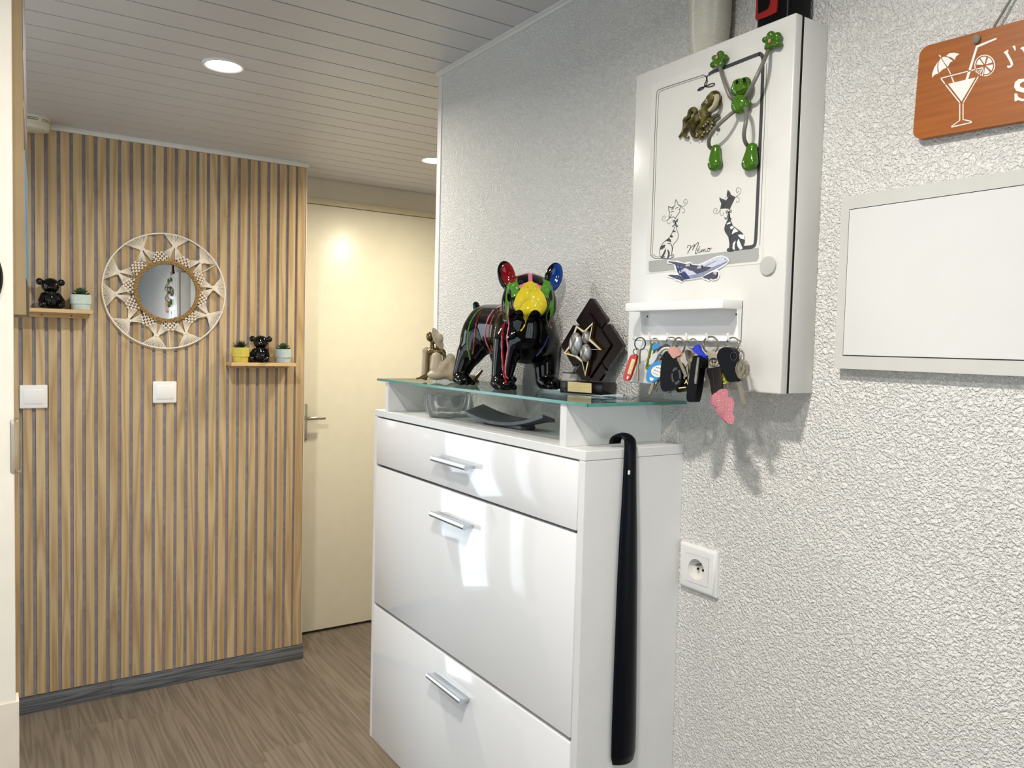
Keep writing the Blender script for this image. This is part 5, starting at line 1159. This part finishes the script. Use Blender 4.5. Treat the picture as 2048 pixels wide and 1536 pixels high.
# ================================================================== things on the slatted wall
def switch(c, label):
    x, z = c; t = thing('light_switch', (x, YS, z - 0.043), label, 'switch')
    link('frame', MB().box(x - 0.0435, x + 0.0435, YS - 0.010, YS + 0.001, z - 0.0425, z + 0.0425, 0.004, 3), WSWITCH, t)
    b = MB().box(x - 0.031, x + 0.031, YS - 0.0128, YS - 0.009, z - 0.026, z + 0.026, 0.0012, 2)
    link('rocker', b, WSWITCH, t)
a = atY(67.5, 793.5, YS - 0.01); switch((a[0], a[2]), 'white light switch near the left partition, under the short shelf')
a = atY(330, 784.5, YS - 0.01); switch((a[0], a[2]), 'white light switch below the round mirror')

SD = 0.088                         # shelf depth
def shelf(x0, x1, zt, label, ch_=0.030):
    t = thing('wall_shelf', ((x0 + x1) / 2, YS - SD / 2, zt - 0.022), label, 'shelf')
    link('board', MB().box(x0, x1, YS - SD, YS, zt - 0.0135, zt, 0.0008, 1), OAKX, t)
    link('cleat', MB().box(x0 + 0.006, x1 - 0.010, YS - 0.018, YS, zt - ch_, zt - 0.0135, 0.0008, 1), OAKX, t)
    for f in (0.3, 0.72): link('screw', MB().tube([(x0 + (x1 - x0) * f, YS - 0.018, zt - (ch_ + .0135) / 2), (x0 + (x1 - x0) * f, YS - 0.0192, zt - (ch_ + .0135) / 2)], 0.0022, 8), BLACKP, t)
    return t
r1 = atY(185.7, 620.5, YS - SD); z1 = r1[2]; l1 = atY(40, 614.5, YS - SD)[0]
shelf(l1, r1[0], z1, 'short oak shelf at left holding a black bear and pale pot')
l2 = atY(463.2, 724.8, YS - SD); r2 = atY(592.3, 726.8, YS - SD); z2 = (l2[2] + r2[2]) / 2
shelf(l2[0], r2[0], z2, 'short oak shelf right of the round mirror', 0.0235)

def bear(cx, cy, z0, hgt, yaw, label):
    s = hgt / 0.1; R = np.array([[math.cos(yaw), -math.sin(yaw), 0], [math.sin(yaw), math.cos(yaw), 0], [0, 0, 1]])
    def p(x, y, z): return np.array([cx, cy, z0]) + R @ (np.array([x, y, z]) * s)
    def e(x, y, z, a, b, c): return s_ell(p(x, y, z), (a * s, b * s, c * s), R.T)
    fn = blend([e(0, 0.003, .028, .026, .023, .029), (e(0, -.002, .073, .0255, .0225, .0235), .006), (e(-.030, 0, .084, .0105, .006, .0105), .003), (e(.030, 0, .084, .0105, .006, .0105), .003), (e(0, -.021, .067, .012, .010, .0095), .004),
        (s_cap(p(-.021, -.006, .042), p(-.030, -.020, .024), .0085 * s, .0075 * s), .005), (s_cap(p(.021, -.006, .042), p(.030, -.020, .024), .0085 * s, .0075 * s), .005),
        (s_cap(p(-.018, -.008, .013), p(-.026, -.026, .013), .012 * s, .0115 * s), .005), (s_cap(p(.018, -.008, .013), p(.026, -.026, .013), .012 * s, .0115 * s), .005), (s_cap(p(0, 0, .045), p(0, 0, .058), .014 * s, .014 * s), .006)], 0.006, z0)
    c = np.array([cx, cy, z0])
    o, _ = sdf_obj('bear_figurine', fn, c - [.05 * s, .05 * s, .003], c + [.05 * s, .05 * s, .105 * s], 0.0016, BLKGLAZE, None, org=c)
    tag(o, label, 'figurine'); return o
bc1 = atY(101, 615, YS - SD / 2); h1 = atY(101, 554, YS - SD / 2)[2] - z1
bear(bc1[0], YS - 0.046, z1, h1, 0.12, 'glossy black bear figurine on the left shelf')
bc2 = atY(521, 724, YS - SD / 2); h2 = atY(521, 669, YS - SD / 2)[2] - z2
bear(bc2[0], YS - 0.046, z2, h2, -0.55, 'glossy black bear figurine between yellow and blue pots')

SUC = plain('succulent_green', '#2b4524', 0.5, var=0.25, vscale=60); SPK = plain('spiky_green', '#1d2d1c', 0.45, var=0.2, vscale=60); SOIL = plain('soil_dark', '#2a211a', 0.9, var=0.2)
def pot(px, pyb, w_m, h_m, zt, col, kind, label, mname):
    c = atY(px, pyb, YS - SD / 2)[0]; R1 = w_m / 2; mt = plain(mname, col, 0.5, var=0.06, vscale=60)
    t = thing('potted_succulent', (c, YS - SD / 2, zt), label, 'potted plant')
    def md(a, i): return 1 + 0.022 * (1 if int(a / (2 * math.pi) * 72 + .01) % 2 else 0) if 1 <= i <= 7 else 1
    prof = [(R1 * .86, 0), (R1 * .87, 0.001), (R1 * .89, h_m * .34), (R1 * .90, h_m * .36), (R1 * .985, h_m * .40), (R1 * .985, h_m * .42), (R1 * .975, h_m * .96), (R1 * .975, h_m * .965), (R1 * .96, h_m), (R1 * .86, h_m), (R1 * .84, h_m * .9), (0.0001, h_m * .88)]
    link('pot', MB().lathe(prof, 144, (c, YS - SD / 2, zt), None, md), mt, t, smooth=30)
    link('soil', MB().lathe([(R1 * .845, h_m * .90), (0.0001, h_m * .93)], 20, (c, YS - SD / 2, zt)), SOIL, t)
    m = MB(); rg = random.Random(int(px))
    b0 = np.array([c, YS - SD / 2, zt + h_m * .9])
    if kind == 'spike':
        for i in range(46):
            a = rg.random() * 6.283; el = rg.uniform(0.35, 1.5); L = rg.uniform(.032, .046)
            d = np.array([math.cos(a) * math.cos(el), math.sin(a) * math.cos(el), math.sin(el)])
            m.tube([b0, b0 + d * L * .5 + np.array([0, 0, -.001]), b0 + d * L + np.array([0, 0, -.002])], [.0028, .0022, .0003], 5)
        link('leaves', m, SPK, t)
    else:
        for ring, (n, el, L) in enumerate(((8, 0.35, .030), (7, 0.75, .028), (5, 1.1, .027), (3, 1.4, .026))):
            for i in range(n):
                a = 2 * math.pi * (i + .5 * (ring % 2)) / n + .2; d = np.array([math.cos(a) * math.cos(el), math.sin(a) * math.cos(el), math.sin(el)]); sd = np.array([-math.sin(a), math.cos(a), 0]); up = np.cross(d, sd)
                m.ell(b0 + d * L * .62 + np.array([0, 0, .002 * ring]), (L * .42, .0068, .0030), 8, (d, sd, up)); m.tube([b0 + d * L * .9, b0 + d * L * 1.12 + np.array([0, 0, .002])], [.003, .0003], 6)
        link('leaves', m, SUC, t)
    return t
sc_ = 0.001813 * (YS - SD / 2) / YS
pot(161.5, 617, 0.0705, 0.0555, z1, '#c3d3cc', 'rosette', 'pale mint ribbed pot with rosette succulent on the left shelf', 'pot_mint')
pot(481.8, 724, 0.0665, 0.0605, z2, '#cdbb50', 'spike', 'yellow ribbed pot with spiky dark succulent', 'pot_yellow')
pot(566.2, 724, 0.0660, 0.0570, z2, '#b9c7c9', 'rosette', 'pale blue ribbed pot with green succulent, right of the bear', 'pot_blue')

# round macrame mirror
mc = np.array([0.5745, YS - 0.012, 1.5755]); mr, mi, mg = 0.2225, 0.1165, 0.107
mir = thing('macrame_mirror', (mc[0], YS, mc[2] - mr), 'round mirror with braided jute rim and ivory macrame fans', 'mirror')
ic = np.array([0.5787, YS - 0.012, 1.5748])
def pol(r, a, y=0.0, c=mc): return np.array([c[0] + r * math.cos(a), c[1] + y, c[2] + r * math.sin(a)])
link('hoop', MB().tube([pol(mr, a) for a in np.linspace(0, 2 * math.pi, 96, endpoint=False)], 0.0028, 8, True), WWIRE, mir)
AXY = ((1, 0, 0), (0, 0, 1), (0, -1, 0))
_n = np.array([-0.0120, -1.0, 0.0150]); _n /= np.linalg.norm(_n); _u = np.cross([0, 0, 1], _n) * -1; _u /= np.linalg.norm(_u); MAX = (_u, np.cross(_n, _u), _n)
link('mirror_glass', MB().lathe([(mg + .004, -0.002), (mg + .004, 0.0), (0.0001, 0.0)], 72, ic, MAX), MIRROR, mir, smooth=0)
link('mirror_back', MB().lathe([(mg + .006, -0.008), (mg + .006, -0.0025), (0.0001, -0.0025)], 48, ic, AXY), OAKX, mir, smooth=0)
for ph in range(3):
    pts = []
    for i in range(360):
        a = 2 * math.pi * i / 360; q = a * 24 + ph * 2 * math.pi / 3
        pts.append(pol(0.1125 + 0.0050 * math.cos(q), a, -0.003 + 0.0034 * math.sin(2 * q), ic))
    link('jute_strand', MB().tube(pts, 0.0031, 6, True), JUTE, mir)
fa = [math.radians(x) for x in (80, 44, 7, -29, -66, -101, -138, -173, 160, 119)]
def fan(a0):
    m = MB(); hw = math.radians(11.5); rk = 0.176
    kn = pol(rk, a0)
    for j in range(15):                       # threads from hoop down to the knot
        f = -1 + 2 * j / 14; pin = pol(rk + .006, a0 + f * 0.050, -.002); pm = pol(0.195, a0 + f * hw * .55, -.001); po = pol(mr, a0 + f * hw)
        m.tube(smooth_path([po, pm, pin, pol(rk - .004, a0 + f * 0.045, -.003)], 3), 0.0015, 5)
        m.tube([pol(mr, a0 + f * hw + .004), pol(mr + .0033, a0 + f * hw, -.0012), pol(mr, a0 + f * hw - .004, -.003)], 0.0013, 5)
    m.ell(pol(rk + .001, a0, -.002), (0.0105, .0035, .0042), 12, (np.array([-math.sin(a0), 0, math.cos(a0)]), np.array([0, 1, 0]), np.array([math.cos(a0), 0, math.sin(a0)])))
    for s in (-1, 1):                         # two bundles opening towards the lattices
        for j in range(7):
            f = j / 6; m.tube([pol(rk - .002, a0 + s * (.012 + .030 * f), -.002), pol(0.150 - .006 * (1 - f) - (0.015 * (1 - f)), a0 + s * (0.085 + 0.155 * f) * 0.98, -.001)], 0.0014, 5)
    return m
for a0 in fa: link('macrame_fan', fan(a0), IVORY, mir)
for i in range(10):
    a0 = fa[i]; a1 = fa[(i + 1) % 10]
    dlt = (a1 - a0 + math.pi) % (2 * math.pi) - math.pi; am = a0 + dlt / 2
    m = MB()
    for rw, (r, n) in enumerate(((0.151, 2), (0.143, 3), (0.135, 4), (0.127, 3), (0.119, 4))):
        for j in range(n):
            aa = am + (j - (n - 1) / 2) * 0.112 * 0.138 / r * 1.0
            er_ = np.array([math.cos(aa), 0, math.sin(aa)]); et = np.array([-math.sin(aa), 0, math.cos(aa)])
            m.ell(pol(r, aa, -.001), (.0056, .0030, .0034), 8, (et, np.array([0, 1, 0]), er_))
            for s in (-1, 1): m.tube([pol(r, aa, 0), pol(r - 0.008, aa + s * 0.054, 0)], 0.0012, 5)
    link('knot_lattice', m, IVORY, mir)
for a in (math.radians(32), math.radians(-86)): link('hoop_spoke', MB().tube([pol(0.112, a, .002), pol(mr, a, .002)], 0.0016, 6), WWIRE, mir)
link('hanger', MB().tube([(mc[0], YS - .002, mc[2] + mr), (mc[0], YS - .012, mc[2] + mr - .004)], 0.002, 6), WWIRE, mir)

# smoke detector
sdc = (0.128, 3.268)
det = thing('smoke_detector', (sdc[0], sdc[1], ZC - 0.04), 'round cream smoke detector on the ceiling at left', 'smoke detector')
dpr = [(0.0001, -0.0435), (0.046, -0.0435), (0.0520, -0.0415), (0.0535, -0.038), (0.0538, -0.026), (0.0525, -0.0245), (0.0555, -0.022), (0.0560, -0.008), (0.055, -0.001), (0.055, 0.0)]
link('housing', MB().lathe(dpr, 48, (sdc[0], sdc[1], ZC)), CREAMPL, det, smooth=30)
m = MB()
for zz in (-0.016, -0.0105):
    for a0 in (-160, -110, -60, -10, 40, 90, 140):
        A = [math.radians(a0 + t) for t in np.linspace(0, 38, 8)]
        m.tube([(sdc[0] + 0.0558 * math.cos(a), sdc[1] + 0.0558 * math.sin(a), ZC + zz) for a in A], 0.0010, 5)
link('vent_slots', m, BLACKP, det)

# ceiling spotlights
LED = emis('led_lens', '#fffaf2', 22.0); LEDW = emis('led_lens_warm', '#ffeccb', 22.0)
RING = plain('spot_ring_white', '#e4e2de', 0.4, var=0)
def spot(x, y, label, power, col, lens, warm=False):
    t = thing('ceiling_spot', (x, y, ZC - 0.004), label, 'ceiling light', 'recessed ceiling spots')
    link('ring', MB().lathe([(0.045, -0.001), (0.046, -0.004), (0.051, -0.0055), (0.055, -0.004), (0.0565, 0.001)], 40, (x, y, ZC)), RING, t)
    link('lens', MB().lathe([(0.0001, -0.0045), (0.030, -0.0042), (0.046, -0.0032)], 32, (x, y, ZC)), lens, t)
    l = area_light('spot_lamp', (0, 0, 0), (0, 0, 0), 0.088, 0.088, power, col, 'DISK'); l.parent = t; l.location = (0, 0, -0.006)
    l.data.spread = math.radians(165)
    return t
sp1 = atZ(447, 130, ZC); sp2 = atZ(868, 320, ZC)
spot(sp1[0], sp1[1], 'bright recessed ceiling spot in front of the slatted wall', 10, (1.0, 0.95, 0.86), LED)
spot(sp2[0], sp2[1], 'recessed ceiling spot half hidden by the stucco wall corner', 10, (1.0, 0.90, 0.70), LEDW)
spot(0.21, 0.595, 'recessed ceiling spot above the place beside the camera', 12.5, (1.0, 0.96, 0.90), LED)
spot(-0.25, 0.20, 'recessed ceiling spot above the room left of the camera', 8, (1.0, 0.96, 0.90), LED)

# canvas on the end of the partition
TAN = plain('canvas_edge_tan', '#97825f', 0.75, var=0.05, bump=0.15, bscale=500)
cang = math.radians(3.9)
cdn = np.array([math.sin(cang), math.cos(cang), 0]); cnx = np.array([math.cos(cang), -math.sin(cang), 0])
c0 = atY(26.0, 635, YP + 0.02); cz0 = 1.4275; cz1 = 2.125
ctop = atY(43.8, 0, YP + 0.02); cbot = atY(52.8, 635, YP + 0.02)
cw_, cdp = 0.29, 0.030
def cpt(z, off=0.0):
    f = (z - cz0) / (ctop[2] - cz0); x = cbot[0] + (ctop[0] - cbot[0]) * f
    return np.array([x, YP + 0.02, z])
ftop = atY(49.4, 0, YP + 0.02 + cw_); fbot = atY(58.4, 635, YP + 0.02 + cw_)
def fpt(z):
    f = (z - fbot[2]) / (ftop[2] - fbot[2]); return np.array([fbot[0] + (ftop[0] - fbot[0]) * f, YP + 0.02 + cw_, z])
cv_ = thing('canvas_picture', np.array([XP + 0.01, YP + 0.16, cz0]), 'deep edged canvas picture hanging on the partition end', 'picture')
A, B = cpt(cz0), cpt(cz1)
link('canvas', MB().add([A, B, A - cnx * cdp, B - cnx * cdp, fpt(cz0), fpt(cz1), fpt(cz0) - cnx * cdp, fpt(cz1) - cnx * cdp], [(0, 1, 3, 2), (4, 6, 7, 5), (0, 4, 5, 1), (2, 3, 7, 6), (0, 2, 6, 4), (1, 5, 7, 3)]), TAN, cv_, smooth=0)
def face_patch(name, za, zb, col, f0=0.0, f1=1.0):
    q = [cpt(za), cpt(zb), fpt(zb), fpt(za)]
    link(name, MB().prism(q, cnx * 0.0006), plain('canvas_' + name, col, 0.6, var=0.1), cv_, smooth=0)
def zpx(y): return atY(50, y, YP + 0.02)[2]
for nm, ya, yb, col in (('print_dark', 635, 557, '#120e12'), ('print_blue', 557, 305, '#4f87a8'), ('print_tan', 305, 300, '#a8906a'), ('print_black', 300, 240, '#15121a'), ('print_brown', 240, 215, '#4a2c22'), ('print_orange', 215, 201, '#b07a48'), ('print_plum', 201, 118, '#2a1a22'), ('print_ochre', 118, 101, '#9a7650'), ('print_dusk', 101, -60, '#2c2430')):
    face_patch(nm, max(cz0, zpx(ya)), min(cz1, zpx(yb)), col)

# black round clock at the left edge, clear plastic cover on the partition edge
cc0 = atY(6.5, 556, YP - 0.012); ck = thing('wall_clock', (cc0[0] - 0.14, YP - 0.01, cc0[2] - 0.14), 'round black wall object cut by the left picture edge', 'wall clock')
AXm = ((1, 0, 0), (0, 0, 1), (0, -1, 0))
link('disc', MB().lathe([(0.072, 0.0), (0.072, 0.008), (0.069, 0.012), (0.0001, 0.012)], 64, (cc0[0] - 0.072, YP, cc0[2]), AXm), BLACKP, ck, smooth=40)
CLEAR = thin_glass('clear_plastic', (0.98, 0.965, 0.955, 1), 0.08, 0.7)
e0 = atY(37.5, 838, YP + 0.004); e1 = atY(37.5, 946, YP + 0.004)
cl = link('clear_cover', MB().box(XP - 0.006, XP + 0.0095, YP - 0.003, YP + 0.030, e1[2], e0[2], 0.004, 3), CLEAR, None); tag(cl, 'small clear plastic cover on the partition edge under the canvas', 'cover')

for o in list(COL.objects):
    if o.parent is None and 'category' in o:
        b = o.name.split('.')[0]
        g = {'key_bunch': 'keys hanging on the key rack', 'bear_figurine': 'black bear figurines on the shelves', 'potted_succulent': 'small potted succulents on the shelves', 'wall_shelf': 'short oak shelves on the slatted wall', 'light_switch': 'white light switches on the slatted wall'}.get(b)
        if g: o['group'] = g
